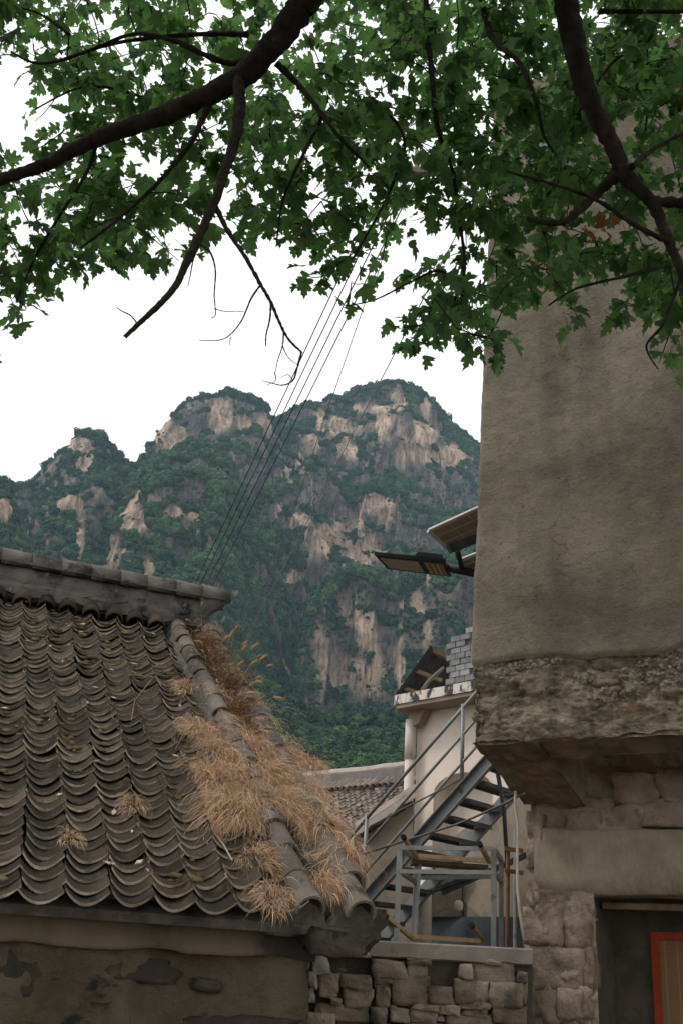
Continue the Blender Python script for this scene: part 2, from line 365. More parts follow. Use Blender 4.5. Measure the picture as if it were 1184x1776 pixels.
crowns = [bpy.data.objects.new('crown', crown_mesh(k)) for k in range(4)]
fp = np.concatenate(forest_pts); fs_ = np.concatenate(forest_scl)
me = bpy.data.meshes.new('forest'); me.vertices.add(len(fp)); me.vertices.foreach_set('co', fp.astype(np.float32).ravel())
at = me.attributes.new('s', 'FLOAT', 'POINT'); at.data.foreach_set('value', fs_.astype(np.float32))
at = me.attributes.new('g', 'FLOAT', 'POINT'); at.data.foreach_set('value', np.concatenate(forest_g).astype(np.float32))
forest = bpy.data.objects.new('forest', me); COL.objects.link(forest); forest['kind'] = 'stuff'
forest['label'] = 'dark green woodland covering ledges and slopes of the cliffs'; forest['category'] = 'woodland'
g = bpy.data.node_groups.new('forest_scatter', 'GeometryNodeTree')
g.interface.new_socket('Geometry', in_out='INPUT', socket_type='NodeSocketGeometry'); g.interface.new_socket('Geometry', in_out='OUTPUT', socket_type='NodeSocketGeometry')
gi = g.nodes.new('NodeGroupInput'); go = g.nodes.new('NodeGroupOutput'); ip = g.nodes.new('GeometryNodeInstanceOnPoints'); jn = g.nodes.new('GeometryNodeGeometryToInstance')
for cobj in crowns:
    oi = g.nodes.new('GeometryNodeObjectInfo'); oi.inputs[0].default_value = cobj; oi.inputs['As Instance'].default_value = True
    g.links.new(oi.outputs['Geometry'], jn.inputs[0])
jj = g.nodes.new('GeometryNodeJoinGeometry')
g.links.clear()
for nd in [x for x in g.nodes if x.type == 'OBJECT_INFO']: g.links.new(nd.outputs['Geometry'], jj.inputs[0])
na = g.nodes.new('GeometryNodeInputNamedAttribute'); na.data_type = 'FLOAT'; na.inputs['Name'].default_value = 's'
rv = g.nodes.new('FunctionNodeRandomValue'); rv.data_type = 'FLOAT_VECTOR'; rv.inputs[0].default_value = (-.25, -.25, 0); rv.inputs[1].default_value = (.25, .25, 6.28)
ri = g.nodes.new('FunctionNodeRandomValue'); ri.data_type = 'INT'; ri.inputs[4].default_value = 0; ri.inputs[5].default_value = 3
ip.inputs['Pick Instance'].default_value = True
g.links.new(gi.outputs[0], ip.inputs['Points']); g.links.new(jj.outputs[0], ip.inputs['Instance']); g.links.new(ri.outputs[2], ip.inputs['Instance Index'])
g.links.new(rv.outputs[0], ip.inputs['Rotation']); g.links.new(na.outputs[0], ip.inputs['Scale']); g.links.new(ip.outputs[0], go.inputs[0])
forest.modifiers.new('scatter', 'NODES').node_group = g

# ------------------------------------------------------------------ shared stone builder
def cube_pts(n):
    vs = {}; fs = []
    def vid(p):
        k = tuple(np.round(p, 5)); return vs.setdefault(k, len(vs))
    for ax in range(3):
        for sg in (-1, 1):
            for i in range(n):
                for j in range(n):
                    q = []
                    for a, b in ((0, 0), (1, 0), (1, 1), (0, 1)):
                        p = [0, 0, 0]; p[ax] = sg; p[(ax + 1) % 3] = -1 + 2 * (i + a) / n; p[(ax + 2) % 3] = -1 + 2 * (j + b) / n; q.append(vid(p))
                    fs.append(tuple(q if sg > 0 else q[::-1]))
    return np.array(list(vs.keys())), fs
CP3, CF3 = cube_pts(3); CP4, CF4 = cube_pts(6)
def stone(c, half, ax, seed, rnd=.45, jit=.16, rough=.05, fine=False):
    """irregular rounded block: centre c, half sizes, axes"""
    base, fs = (CP4, CF4) if fine else (CP3, CF3)
    r = np.random.default_rng(seed)
    corner = r.uniform(-jit, jit, (2, 2, 2, 3)); a = (base + 1) / 2
    off = 0
    for i in (0, 1):
        for j in (0, 1):
            for k in (0, 1):
                wt = (a[:, 0] if i else 1 - a[:, 0]) * (a[:, 1] if j else 1 - a[:, 1]) * (a[:, 2] if k else 1 - a[:, 2]); off = off + wt[:, None] * corner[i, j, k]
    sph = base / np.linalg.norm(base, axis=1, keepdims=True)
    p = base * (1 - rnd) + sph * rnd * 1.22 + off
    p = p * (1 + rough * 2 * fbm(base * 1.6 + seed * 3.1, 3, seed)[:, None] - rough * np.abs(fbm(base * 3.2 + seed, 3, seed + 4))[:, None])
    w_ = c + (p[:, :1] * half[0]) * ax[0] + (p[:, 1:2] * half[1]) * ax[1] + (p[:, 2:] * half[2]) * ax[2]
    return MB().add(w_, fs)

# ------------------------------------------------------------------ old house with tiled roof (left)
HD = -0.37918; EL = 0.57915
HU = V(math.cos(HD), -math.sin(HD), 0); HH = V(math.sin(HD), math.cos(HD), 0); HO = V(-0.6557, 5.0, 2.542)
HS = HH * math.cos(EL) + UP * math.sin(EL); HN = np.cross(HU, HS)
def hp(u, h, z): return HO + HU * u + HH * h + UP * z
def rp(u, v, n=0): return HO + HU * u + HS * v + HN * n
t = NT('roof_tile')
r = t.math('FRACT', t.math('ADD', t.n('ShaderNodeObjectInfo').outputs['Random'], t.n('ShaderNodeNewGeometry').outputs['Random Per Island']))
c = t.ramp(r, [(0, (.020, .016, .012)), (.5, (.038, .030, .023)), (.85, (.062, .049, .037)), (1, (.115, .088, .064))])
c = t.mix(t.ramp(t.noise(9, 7, .7), [(.48, 0.0), (.76, .7)]), c, (.115, .092, .070))
c = t.mix(t.ramp(t.noise(5, 6, .7), [(.50, 0.0), (.66, .8)]), c, (.030, .029, .027))
c = t.mix(t.ramp(t.noise(2.2, 6, .7), [(.60, 0.0), (.70, .75)]), c, (.115, .085, .030))
c = t.mix(t.ramp(t.noise(60, 4, .7), [(.66, 0.0), (.74, .6)]), c, (.33, .29, .25))
m_tile = t.done(t.bsdf(c, .9, t.bump(t.noise(45, 8, .7), .7, .010), .10))
m_mortar = mat('roof_mortar', [(.3, (.055, .052, .048)), (.55, (.12, .112, .10)), (.75, (.22, .205, .19))], 7, bumps=[(30, .7, .012), (6, .6, .03)], stains=[((.03, .03, .028), 4, .5, .7), ((.20, .17, .13), 11, .6, .75)])
m_tube = mat('verge_tile', [(.3, (.085, .072, .062)), (.55, (.15, .127, .108)), (.75, (.21, .18, .155))], 6, vary=.2, bumps=[(50, .5, .006), (8, .3, .012)], stains=[((.045, .042, .038), 5, .52, .66), ((.28, .27, .25), 22, .62, .70)])
m_mud = mat('mud_plaster', [(.28, (.068, .054, .039)), (.5, (.122, .098, .071)), (.72, (.175, .142, .104))], 2.4, bumps=[(5, .9, .06), (22, 1.0, .03), (70, .8, .010)], stains=[((.15, .122, .09), 5, .55, .72), ((.034, .032, .030), 2.3, .54, .60, (1, 1, 2.4)), ((.19, .155, .115), 9, .62, .72)])
m_straw = leaf_mat('dry_straw', (.25, .145, .075), (.88, .63, .41), (.62, .43, .26), .3)
m_weed = leaf_mat('dry_weed', (.13, .075, .04), (.36, .22, .12), (.3, .18, .09), .25)
m_timber = mat('old_timber', [(.3, (.10, .07, .045)), (.7, (.24, .17, .11))], 5, stretch=(1, 1, 1), bumps=[(40, .4, .004)])

house = thing('tiled_house', hp(0, 2, -2.5), 'old mud walled house with dark curved roof tiles and dry grass', 'house')
# walls: rough sheet path along the front (h = .25) and round the corner to the gable
def rough_wall(path, zs, disp, seed, freq=(3, 14), zfun=None):
    path = [np.asarray(p, float) for p in path]
    pts = np.array([[np.r_[p[:2], z] for z in zs] for p in path])
    nm = gridnormals(pts)
    return pts, nm, fbm(pts * freq[0], 4, seed) * disp[0] + fbm(pts * freq[1], 4, seed + 3) * disp[1]
def line(a, b, n): return [a + (b - a) * k / (n - 1) for k in range(n)]
path = line(hp(-3.2, .25, 0), hp(.77, .25, 0), 160)[:-1] + line(hp(.78, .25, 0), hp(.78, 7.0, 0), 60)
zs = np.linspace(0, 2.34, 110)
pts, nm, ds = rough_wall(path, zs, (.06, .030), 4)
if (nm[40, 10] @ -HH) < 0: nm = -nm
MB().grid(pts + nm * ds[..., None]).build('wall', m_mud, house, True)
# gable triangle and back
g_ = MB(); g_.add([hp(1.02, .3, -.2), hp(1.02, 6.9, -.2), hp(1.02, 3.6, 2.25)], [(0, 1, 2)]); g_.add([hp(-3.2, 6.95, -2.5), hp(1.05, 6.95, -2.5), hp(1.05, 6.95, -.1), hp(-3.2, 6.95, -.1)], [(0, 1, 2, 3)])
g_.build('gable', m_mud, house)
# plaster band under the eave, a little proud of the wall
m_band = mat('eave_plaster', [(.3, (.10, .080, .059)), (.55, (.15, .122, .091)), (.75, (.19, .157, .118))], 3, bumps=[(4, .5, .03), (40, .5, .008)], stains=[((.05, .046, .04), 3.2, .55, .66), ((.045, .042, .036), 1.2, .58, .66)])
def band(u0, u1, z0, z1, h0, h1, seed, name, m, jag=.02, par=None):
    n = max(8, int((u1 - u0) / .03)); us = np.linspace(u0, u1, n); b = MB(); rows = []
    for k, u in enumerate(us):
        j = fbm(V(u * 5, seed, 0)[None], 4, seed)[0] * jag; j2 = fbm(V(u * 7, seed + 9, 0)[None], 3, seed)[0] * .012
        rows.append([hp(u, h1, z0 + j), hp(u, h0 + j2 + .008, z0 + j), hp(u, h0 + j2, z0 + .012 + j), hp(u, h0 + j2 * .6, (z0 + z1) / 2), hp(u, h0 + j2, z1 - .012), hp(u, h0 + .012, z1), hp(u, h1, z1)])
    b.grid(rows)
    for e in (0, -1): b.add(rows[e], [tuple(range(7))])
    return b.build(name, m, par or house)
band(-3.2, .80, -.215, -.085, .19, .30, 1, 'plaster_band', m_band)
band(-3.2, .66, -.10, .03, .10, .34, 2, 'plaster_band', m_band, .012)
m_inset = mat('dark_wall_stone', [(.3, (.030, .028, .025)), (.7, (.062, .054, .045))], 6, bumps=[(14, .7, .02), (60, .4, .005)], stains=[((.085, .07, .052), 6, .58, .72)])
for k, (x0, y0, x1, y1) in enumerate([(-40, 1658, 128, 1726), (168, 1668, 312, 1702), (330, 1698, 384, 1720), (-20, 1756, 112, 1800), (310, 1762, 520, 1800)]):
    A, B = [on_plane(x, y, HO + HH * .25, HH) for x, y in ((x0, y1), (x1, y0))]; q = (A + B) / 2
    stone(q + HH * .055, ((B - A) @ HU / 2, .056 + .010 * (k % 3), (B[2] - A[2]) / 2), (HU, HH, UP), 600 + k, .60, .25, .16, True).build('stone', m_inset, house, True)
# corbel block that carries the verge at the corner
ms = MB(); cb = stone(hp(.90, .22, -.075), (.20, .20, .115), (HU, HH, UP), 5, .25, .10, .15, True); cb.build('corbel', mat('corbel_plaster', [(.3, (.05, .045, .038)), (.6, (.12, .10, .078)), (.8, (.18, .15, .115))], 6, bumps=[(12, 1.0, .04), (45, .9, .015)], stains=[((.03, .03, .026), 7, .5, .62)]), house, True)
stone(hp(.62, .24, -.03), (.14, .18, .09), (HU, HH, UP), 6, .3, .1, .06, True).build('corbel', m_band, house, True)

roof = MB()
for s_ in (1,):
    roof.prism([rp(-3.2, -.02, -.06), rp(1.02, -.02, -.06), rp(1.02, 4.3, -.06), rp(-3.2, 4.3, -.06)], -HN * .05)
    roof.prism([hp(-3.2, 3.62, 2.29), hp(1.02, 3.62, 2.29), hp(1.02, 7.2, -.05), hp(-3.2, 7.2, -.05)], V(0, 0, -.05))
roof = roof.build('roof', m_mortar, house)

# one curved tile: concave side up, local x = across, y = up the slope
def tile_mb(wd=.196, ln=.17, sag=.060, th=.0145, n=8):
    b = MB(); vs = []
    for y in (0, ln):
        kk = 1.0 if y == 0 else .93
        for lay in (0, 1):
            for i in range(n + 1):
                a = -1 + 2 * i / n; z = sag * (a * a) - (th if lay else 0) * (1 - .15 * abs(a)); vs.append((a * wd / 2 * kk, y, z))
    m = n + 1
    f = []
    for i in range(n):
        f.append((i, i + 1, 2 * m + i + 1, 2 * m + i)); f.append((m + i, 3 * m + i, 3 * m + i + 1, m + i + 1)); f.append((i, m + i, m + i + 1, i + 1)); f.append((2 * m + i, 2 * m + i + 1, 3 * m + i + 1, 3 * m + i))
    f += [(0, 2 * m, 3 * m, m), (n, m + n, 3 * m + n, 2 * m + n)]
    return b.add(vs, f)
tile_variants = [tile_mb(), tile_mb(.192, .165, .066, .015), tile_mb(.199, .172, .054, .013)]
tile_me = [q.mesh('roof_tile', m_tile, True) for q in tile_variants]
m_rim = mat('worn_skylit_rim', [(.3, (.14, .118, .096)), (.48, (.31, .262, .212)), (.66, (.52, .445, .365))], 16, island=.5, rough=.7, bumps=[(60, .4, .004)])  # worn pale edge, brightened further to paint in sky light on the rims
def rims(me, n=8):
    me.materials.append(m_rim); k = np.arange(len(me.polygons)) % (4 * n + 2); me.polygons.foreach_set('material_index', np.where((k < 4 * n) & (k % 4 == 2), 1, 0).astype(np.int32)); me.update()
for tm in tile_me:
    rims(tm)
    tm.set_sharp_from_angle(angle=math.radians(40))
NROW, PITCH = 47, .0892
tiles = []
for col_i in range(-8, 6):
    u = -.495 + .187 * col_i + .0935
    for row in range(NROW):
        v = -.075 + row * PITCH + .012 * math.sin(col_i * 1.7) + random.uniform(-.008, .008)
        if col_i == 5 and row > 42: continue
        wob = .012 * math.sin(v * 1.6 + col_i * .4) + .010 * math.sin(v * 4.1 + col_i)
        low = -.03 * math.exp(-((v - .4) / .6) ** 2) if 0 else 0
        M_ = Matrix([[*(HU), 0], [*(HS), 0], [*(HN), 0], [0, 0, 0, 1]]).transposed()
        tilt = .205 + random.uniform(-.06, .07); yaw = random.gauss(0, .035); rollj = random.gauss(0, .035)
        pos = rp(u + wob + random.gauss(0, .004), v, .015 + random.uniform(-.004, .006) + .018 * math.sin(u * 2.2 + v * 1.3))
        mm = Matrix.Translation(Vector(pos)) @ M_ @ Matrix.Rotation(yaw, 4, 'Z') @ Matrix.Rotation(-tilt, 4, 'X') @ Matrix.Rotation(rollj, 4, 'Y')
        if random.random() < .035: mm = mm @ Matrix.Translation((random.uniform(-.012, .012), -random.uniform(.02, .045), .006)) @ Matrix.Rotation(random.gauss(0, .12), 4, 'Z')
        x_, y_ = proj(pos)
        tiles.append((x_ > -70 and y_ < 1700, np.linalg.norm(pos - EYE), random.randrange(3), mm))
vis = sorted([q for q in tiles if q[0]], key=lambda q: q[1]); rest = vis[300:] + [q for q in tiles if not q[0]]
for q in vis[:300]: inst('roof_tile', tile_me[q[2]], q[3], roof)
b = MB()
for q in rest:
    src = tile_variants[q[2]]; a = np.array(q[3]); vv = np.array(src.v) @ a[:3, :3].T + a[:3, 3]; b.add(vv, src.f)
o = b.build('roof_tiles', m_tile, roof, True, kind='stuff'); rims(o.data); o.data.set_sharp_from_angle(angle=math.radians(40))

# moss and mud cushions lying in the hollows
b = MB(); r = np.random.default_rng(31)
PB2, PF2 = cube_pts(2); sph2 = PB2 / np.linalg.norm(PB2, axis=1, keepdims=True)
for k in range(620):
    ci = r.integers(-5, 6); u = -.495 + .187 * ci + .0935 + r.normal(0, .028); v = r.random() ** 1.5 * 4.0
    if fbm(V(u * 2.2, v * 1.3, 5)[None], 3, 66)[0] < .02: continue
    rad = r.uniform(.008, .030); pp = sph2 * V(rad * r.uniform(.8, 1.6), rad, rad * .35) * (1 + .2 * r.normal(0, 1, (len(sph2), 1)).clip(-1, 1)); c0 = rp(u, v, .028 + 14 * (u + .495 - .187 * ci - .0935) ** 2)
    b.add(c0 + pp[:, :1] * HU + pp[:, 1:2] * HS + pp[:, 2:] * HN, PF2)
b.build('moss', mat('moss_and_mud', [(.3, (.055, .045, .022)), (.55, (.11, .085, .040)), (.75, (.16, .125, .075))], 8, island=.4, bumps=[(90, .8, .01)]), roof, True, kind='stuff')
# verge: two rows of half-round cover tiles in mortar
def half_tube(p0, p1, r0, r1, nrm_, th=.014, n=10, open_end=True):
    d = nrm(p1 - p0); x = nrm(np.cross(d, nrm_)); z = np.cross(x, d); vs = []
    for p, r in ((p0, r0), (p1, r1)):
        for lay in (0, 1):
            for i in range(n + 1):
                a = math.pi * (-.08 + 1.16 * i / n); vs.append(p + (x * math.cos(a) + z * math.sin(a)) * (r - lay * th))
    m = n + 1; f = []
    for i in range(n):
        f += [(i, 2 * m + i, 2 * m + i + 1, i + 1), (m + i, m + i + 1, 3 * m + i + 1, 3 * m + i), (i, i + 1, m + i + 1, m + i), (2 * m + i, 3 * m + i, 3 * m + i + 1, 2 * m + i + 1)]
    f += [(0, m, 3 * m, 2 * m), (n, 2 * m + n, 3 * m + n, m + n)]
    return MB().add(vs, f)
m_tube_shade = mat('tube_end_shade', [(.3, (.025, .021, .018)), (.7, (.06, .05, .042))], 20, bumps=[(40, .8, .01)])  # open tube ends: dark disc paints in the shade of the hollow
for u0, n_t, r_ in ((.655, 17, .072), (.925, 17, .078)):
    b = MB(); rows = []
    for k in range(90):
        v = -.02 + 4.36 * k / 89; j = fbm(V(v * 5, u0 * 9, 0)[None], 3)[0] * .022
        uu = u0 + .02 * math.sin(v * 1.3)
        rows.append([rp(uu - .13 + j, v, -.055), rp(uu - .085 + j * .6, v, .02 + j), rp(uu, v, .062), rp(uu + .085 + j * .5, v, .015 + j), rp(uu + .12 + j, v, -.06)])
    b.grid(rows); b.add(rows[0], [(0, 1, 2, 3, 4)]); b.build('verge_mortar', m_mortar, roof, True)
    L = 4.30 / n_t
    for k in range(n_t):
        v0 = -.06 + k * L; lift = random.uniform(.030, .046); sh = random.uniform(-.014, .014); uu = u0 + .02 * math.sin(v0 * 1.3)
        o = half_tube(rp(uu + sh, v0, lift), rp(uu + sh * .3 + random.uniform(-.01, .01), v0 + L + .018, lift - .004), r_ * random.uniform(.98, 1.07), r_ * random.uniform(.86, .93), HN).build('cover_tile', m_tube, roof, True)
        o.data.set_sharp_from_angle(angle=math.radians(40))
    MB().tube([rp(u0, -.015, .03), rp(u0, .05, .03)], [r_ * .93, r_ * .93], 14).build('dark_tube_end', m_tube_shade, roof)

# ridge: band of mortared tiles with rounded cap tiles
m_ridge = mat('ridge_mortar', [(.3, (.075, .07, .064)), (.55, (.135, .127, .116)), (.78, (.20, .187, .17))], 4, bumps=[(8, .6, .03), (40, .6, .01)], stains=[((.035, .034, .032), 5, .5, .64), ((.30, .285, .265), 14, .62, .74)])
rg = MB(); rows = []
us = np.linspace(-3.2, .93, 130)
for u in us:
    j = fbm(V(u * 6, 3, 0)[None], 3)[0] * .02; e = max(0, (u - .82) / .11); zt = 2.60
    zb = 2.30 + .22 * e ** 1.5
    rows.append([hp(u, 3.80, zb), hp(u, 3.46 + j, zb), hp(u, 3.45 + j, 2.43 + .5 * (zb - 2.30)), hp(u, 3.475 + j, 2.45 + .4 * (zb - 2.30)), hp(u, 3.48 + j * .6, zt), hp(u, 3.80, zt)])
rg.grid(rows)
for e in (0, -1): rg.add(rows[e], [tuple(range(6))])
ridge = rg.build('ridge', m_ridge, house, True)
for k in range(14):                                            # overlapping scalloped tiles laid in two courses
    for crs, (zz, hh, off) in enumerate(((2.365, 3.435, 0), (2.455, 3.455, .13))):
        u = -2.9 + .28 * k + off
        if u > .80: continue
        n = 7; arc = [hp(u + .15 * math.cos(math.pi * i / n), hh + random.uniform(-.006, .006), zz - .05 * math.sin(math.pi * i / n) * random.uniform(.75, 1.1)) for i in range(n + 1)]
        MB().prism(arc + [hp(u - .15, hh, zz + .035), hp(u + .15, hh, zz + .035)], HH * .06).build('scallop_tile', m_ridge, ridge)
for k in range(17):
    u0 = -3.1 + .245 * k
    if u0 + .25 > 1.09: break
    half_tube(hp(u0 + random.uniform(-.01, .01), 3.58, 2.615 + random.uniform(-.008, .008)), hp(u0 + .262, 3.58, 2.620), .138, .124, UP, .018, 12).build('cap_tile', m_ridge, ridge, True)
MB().prism([hp(.80, 3.45, 2.602), hp(1.06, 3.45, 2.625), hp(1.06, 3.45, 2.60), hp(.93, 3.45, 2.50), hp(.85, 3.45, 2.40)], HH * .28).build('ridge_end', m_ridge, ridge)
MB().prism([hp(-3.2, 3.44, 2.598), hp(1.02, 3.44, 2.606), hp(1.04, 3.44, 2.625), hp(-3.2, 3.44, 2.62)], HH * .30).build('ridge_ledge', m_ridge, ridge)
for k in range(12):                                            # wavy upper ends of the tile columns
    u = -.495 + .187 * (k - 6) + random.uniform(-.01, .01)
    half_tube(rp(u, 4.02, .03), rp(u + .01, 4.26, .05), .075, .07, HN, .014, 8).build('top_tile', m_tile, roof, True)

# ------------------------------------------------------------------ grass and weeds on the roof
def ribbon(b, pts, wd, side):
    n = len(pts); vs = []
    for i, p in enumerate(pts):
        ww = wd * (1 - i / (n - 1)) ** .7 + wd * .08; vs += [p - side * ww, p + side * ww]
    b.add(vs, [(2 * i, 2 * i + 1, 2 * i + 3, 2 * i + 2) for i in range(n - 1)])
def tuft(base, n, ln, spread, seed, down=.8, name='grass_tuft', m=None, label='', up=.8, width=.0011):
    r = random.Random(seed); b = MB(); sway = (r.gauss(0, .14), r.gauss(0, .14))
    for k in range(n):
        a = r.uniform(0, 6.283); rad = spread * 1.25 * math.sqrt(r.random()) * (1 + .35 * math.sin(a * 3 + seed))
        p = base + HU * math.cos(a) * rad + HS * math.sin(a) * rad * 1.3
        rr = min(1.2, rad / spread / 1.25); radial = HU * math.cos(a) + HS * math.sin(a)
        d = nrm(HN * (1.15 - .6 * rr) + radial * (.25 + .75 * rr) + V(r.gauss(0, .28), r.gauss(0, .28), r.gauss(0, .2))); L = ln * (r.uniform(.4, 1.1) if r.random() < .85 else r.uniform(1.1, 1.8)) * (1.1 - .3 * rr); pts = [p]
        curl = V(r.gauss(sway[0], .17), r.gauss(sway[1], .17), 0)
        for s_ in range(6):
            d = nrm(d - UP * (.16 + .10 * s_) - HS * (.10 + .05 * s_) * down + curl + V(r.gauss(0, .10), r.gauss(0, .10), r.gauss(0, .08))); p = p + d * L / 6
            dep = (p - HO) @ HN
            if dep < .03 and (p - HO) @ HS > -.07: p = p + HN * (.03 - dep)
            pts.append(p)
        ribbon(b, pts, width * r.choice((.6, .8, 1, 1.3, 2.2)), nrm(np.cross(d, HN) + V(r.gauss(0, .4), r.gauss(0, .4), r.gauss(0, .4))))
    return b.build(name, m or m_straw, None, False, label=label, category='dry grass', group='dry grass tufts on the tiled roof')
def rsurf(x, y, up=.02): return on_plane(x, y, HO + HN * up, HN)
TUFTS = [(345, 1268, 420, .17, .07, 'straw tuft spilling over the tiles beside the upper end of the mortared verge'), (380, 1300, 520, .18, .08, 'straw tuft hanging beside the broken inner row of cover tiles'),
         (372, 1352, 650, .22, .085, 'rounded straw mop spilling over tiles between two other mops'), (400, 1410, 800, .24, .09, 'largest straw mop spilling left over curved tiles'), (440, 1300, 480, .16, .09, 'straw lying flat between both rows of cover tiles'),
         (480, 1345, 650, .18, .10, 'matted straw covering the middle of the verge'), (505, 1400, 700, .20, .10, 'matted straw above the two bare lower cover tiles'), (455, 1390, 550, .18, .08, 'straw lying over the inner row of cover tiles'),
         (535, 1375, 420, .16, .06, 'dark straw bunch on the outer verge against the far roof'), (500, 1310, 360, .18, .05, 'wispy straw on the outer edge near the broken cover tile'), (560, 1435, 520, .22, .06, 'straw sweeping down the outer edge of the verge'),
         (598, 1490, 420, .20, .05, 'straw sweeping down beside the lowest outer cover tile'), (562, 1535, 360, .15, .05, 'orange straw tuft wedged between the two lowest cover tiles'), (474, 1558, 230, .12, .06, 'straw fringe hanging over the eave beside the inner cover tile'),
         (318, 1190, 160, .12, .05, 'small straw wisp on tiles beside the inner cover tiles'), (230, 1395, 120, .09, .05, 'short dead straw lying in the tile hollows'), (125, 1455, 90, .07, .04, 'tiny dead straw wisp lying low on the tiles'), (455, 1490, 260, .12, .08, 'thin dead straw and litter in the last tile column'),
         (430, 1345, 420, .17, .08, 'straw bridging the inner cover tiles and the tile field'), (540, 1330, 260, .15, .05, 'straw crest on the outer cover tiles above the far roof')]
for k, (x, y, n, ln, sp, lb) in enumerate(TUFTS):
    tuft(rsurf(x, y, .06), int(n * 1.6), ln, sp, 50 + k, label=lb)
b = MB(); r = random.Random(5)
for k in range(5200):                                           # loose straw matted along the verge
    v = r.uniform(.45, 2.75); u = r.gauss(.80, .15) + .02 * math.sin(v * 3)
    if fbm(V(u * 6, v * 5, 2)[None], 2, 8)[0] < -.12: continue
    bump_ = .10 if min(abs(u - .655), abs(u - .925)) < .07 else .05
    p = rp(u, v, bump_ * .8); a = r.gauss(-1.4, .8); d = HU * math.cos(a) + HS * math.sin(a) + HN * r.uniform(.1, .9); pts = [p]; L = r.uniform(.05, .17)
    for s_ in range(4):
        d = nrm(d - UP * .25 + HU * r.gauss(0, .3) + HS * r.gauss(-.1, .2)); p = p + d * L / 4
        dep = (p - HO) @ HN
        if dep < bump_: p = p + HN * (bump_ - dep) * .8
        pts.append(p)
    ribbon(b, pts, r.uniform(.0008, .0016), nrm(np.cross(d, HN) + V(r.gauss(0, .4), r.gauss(0, .4), r.gauss(0, .4))))
b.build('straw_mat', m_straw, None, False, kind='stuff', label='loose pale straw matted along the roof verge', category='straw')
# dry brush between the two cover-tile rows, upper part of the verge
def brush(base, n, ht, spread, seed, label):
    r = random.Random(seed); b = MB()
    for k in range(n):
        a = r.uniform(0, 6.283); rad = spread * math.sqrt(r.random()); p = base + HU * math.cos(a) * rad + HS * math.sin(a) * rad * 2.2
        d = nrm(UP * 1.0 + HN * .3 + V(r.gauss(0, .3), r.gauss(0, .3), 0)); L = ht * r.uniform(.4, 1.1); pts = [p]
        for s_ in range(4):
            d = nrm(d + V(r.gauss(0, .3), r.gauss(0, .3), r.gauss(-.08, .2))); p = p + d * L / 4; pts.append(p)
            if r.random() < .6:
                q = p + V(r.gauss(0, .03), r.gauss(0, .03), r.gauss(-.01, .02)); ribbon(b, [p, (p + q) / 2 + V(0, 0, .01), q], r.uniform(.003, .007), nrm(V(r.gauss(0, 1), r.gauss(0, 1), r.gauss(0, 1))))
        b.tube(pts, [.0022, .002, .0016, .0012, .0008], 3, False)
    b.build('dry_weed', m_weed, None, False, label=label, category='weed', group='dry weeds on the roof verge')
for k, (x, y, n, ht, lb) in enumerate([(352, 1130, 130, .26, 'brown dry weed right below the ridge end'), (375, 1165, 150, .28, 'brown dry weed thick between the two rows of cover tiles'), (395, 1205, 150, .28, 'tangled dry weed behind the pale bare twig'),
                                        (412, 1245, 90, .22, 'dry weed at the lower end of the brushy strip'), (432, 1275, 40, .16, 'dark seed stalk standing on the outer cover tiles')]):
    brush(rsurf(x, y, .02), n, ht, .055, 80 + k, lb)
# foxtail grass: stems with bristly heads
m_head = leaf_mat('foxtail_head', (.42, .25, .12), (.60, .40, .22), (.5, .3, .15), .3)
m_stem = leaf_mat('foxtail_stem', (.16, .17, .07), (.40, .30, .15), (.3, .28, .1), .3)
fx = thing('foxtail_grass', rsurf(408, 1235, .03), 'foxtail grass with bristly seed heads leaning out from the roof verge', 'grass')
for k, (x, y, bx, by) in enumerate([(349, 1051, 353, 1112), (386, 1078, 384, 1150), (408, 1092, 396, 1170), (398, 1106, 392, 1175), (387, 1113, 385, 1170), (420, 1119, 402, 1190), (420, 1128, 404, 1200), (436, 1126, 404, 1205), (445, 1140, 407, 1205), (450, 1145, 408, 1210), (436, 1152, 408, 1215),
                            (463, 1155, 410, 1215), (412, 1155, 403, 1200), (444, 1176, 412, 1225), (444, 1182, 414, 1228), (433, 1189, 414, 1230), (428, 1202, 414, 1240), (475, 1209, 443, 1250), (443, 1217, 441, 1252)]):
    p0 = rsurf(bx, by, .03); Yt = p0[1] - .03 + random.uniform(-.08, .05); tip = P(x, y, Yt)
    mid = p0 * .45 + tip * .55 + V(0, 0, .05) + HU * -.015
    pts = [p0 * (1 - s_) ** 2 + mid * 2 * s_ * (1 - s_) + tip * s_ ** 2 for s_ in np.linspace(0, 1, 8)]
    st = MB().tube(pts, [.0026] * 4 + [.0018] * 4, 4).build('stem', m_stem, fx)
    d = nrm(pts[-1] - pts[-3] + HU * .02 - UP * .015 * (k % 3)); b = MB(); hl = random.uniform(.045, .075) if k else .035
    ax = nrm(np.cross(d, UP)); ay = np.cross(d, ax)
    b.tube([tip - d * .004, tip + d * hl * .3, tip + d * hl * .7, tip + d * hl], [.003, .0095, .009, .002], 6)
    for q in range(46):
        s_ = random.random(); a = random.uniform(0, 6.283); c0 = tip + d * hl * s_; o_ = ax * math.cos(a) + ay * math.sin(a)
        ribbon(b, [c0 + o_ * .004, c0 + o_ * .019 + d * .014], .0013, nrm(np.cross(d, o_)))
    b.build('seed_head', m_head, st)
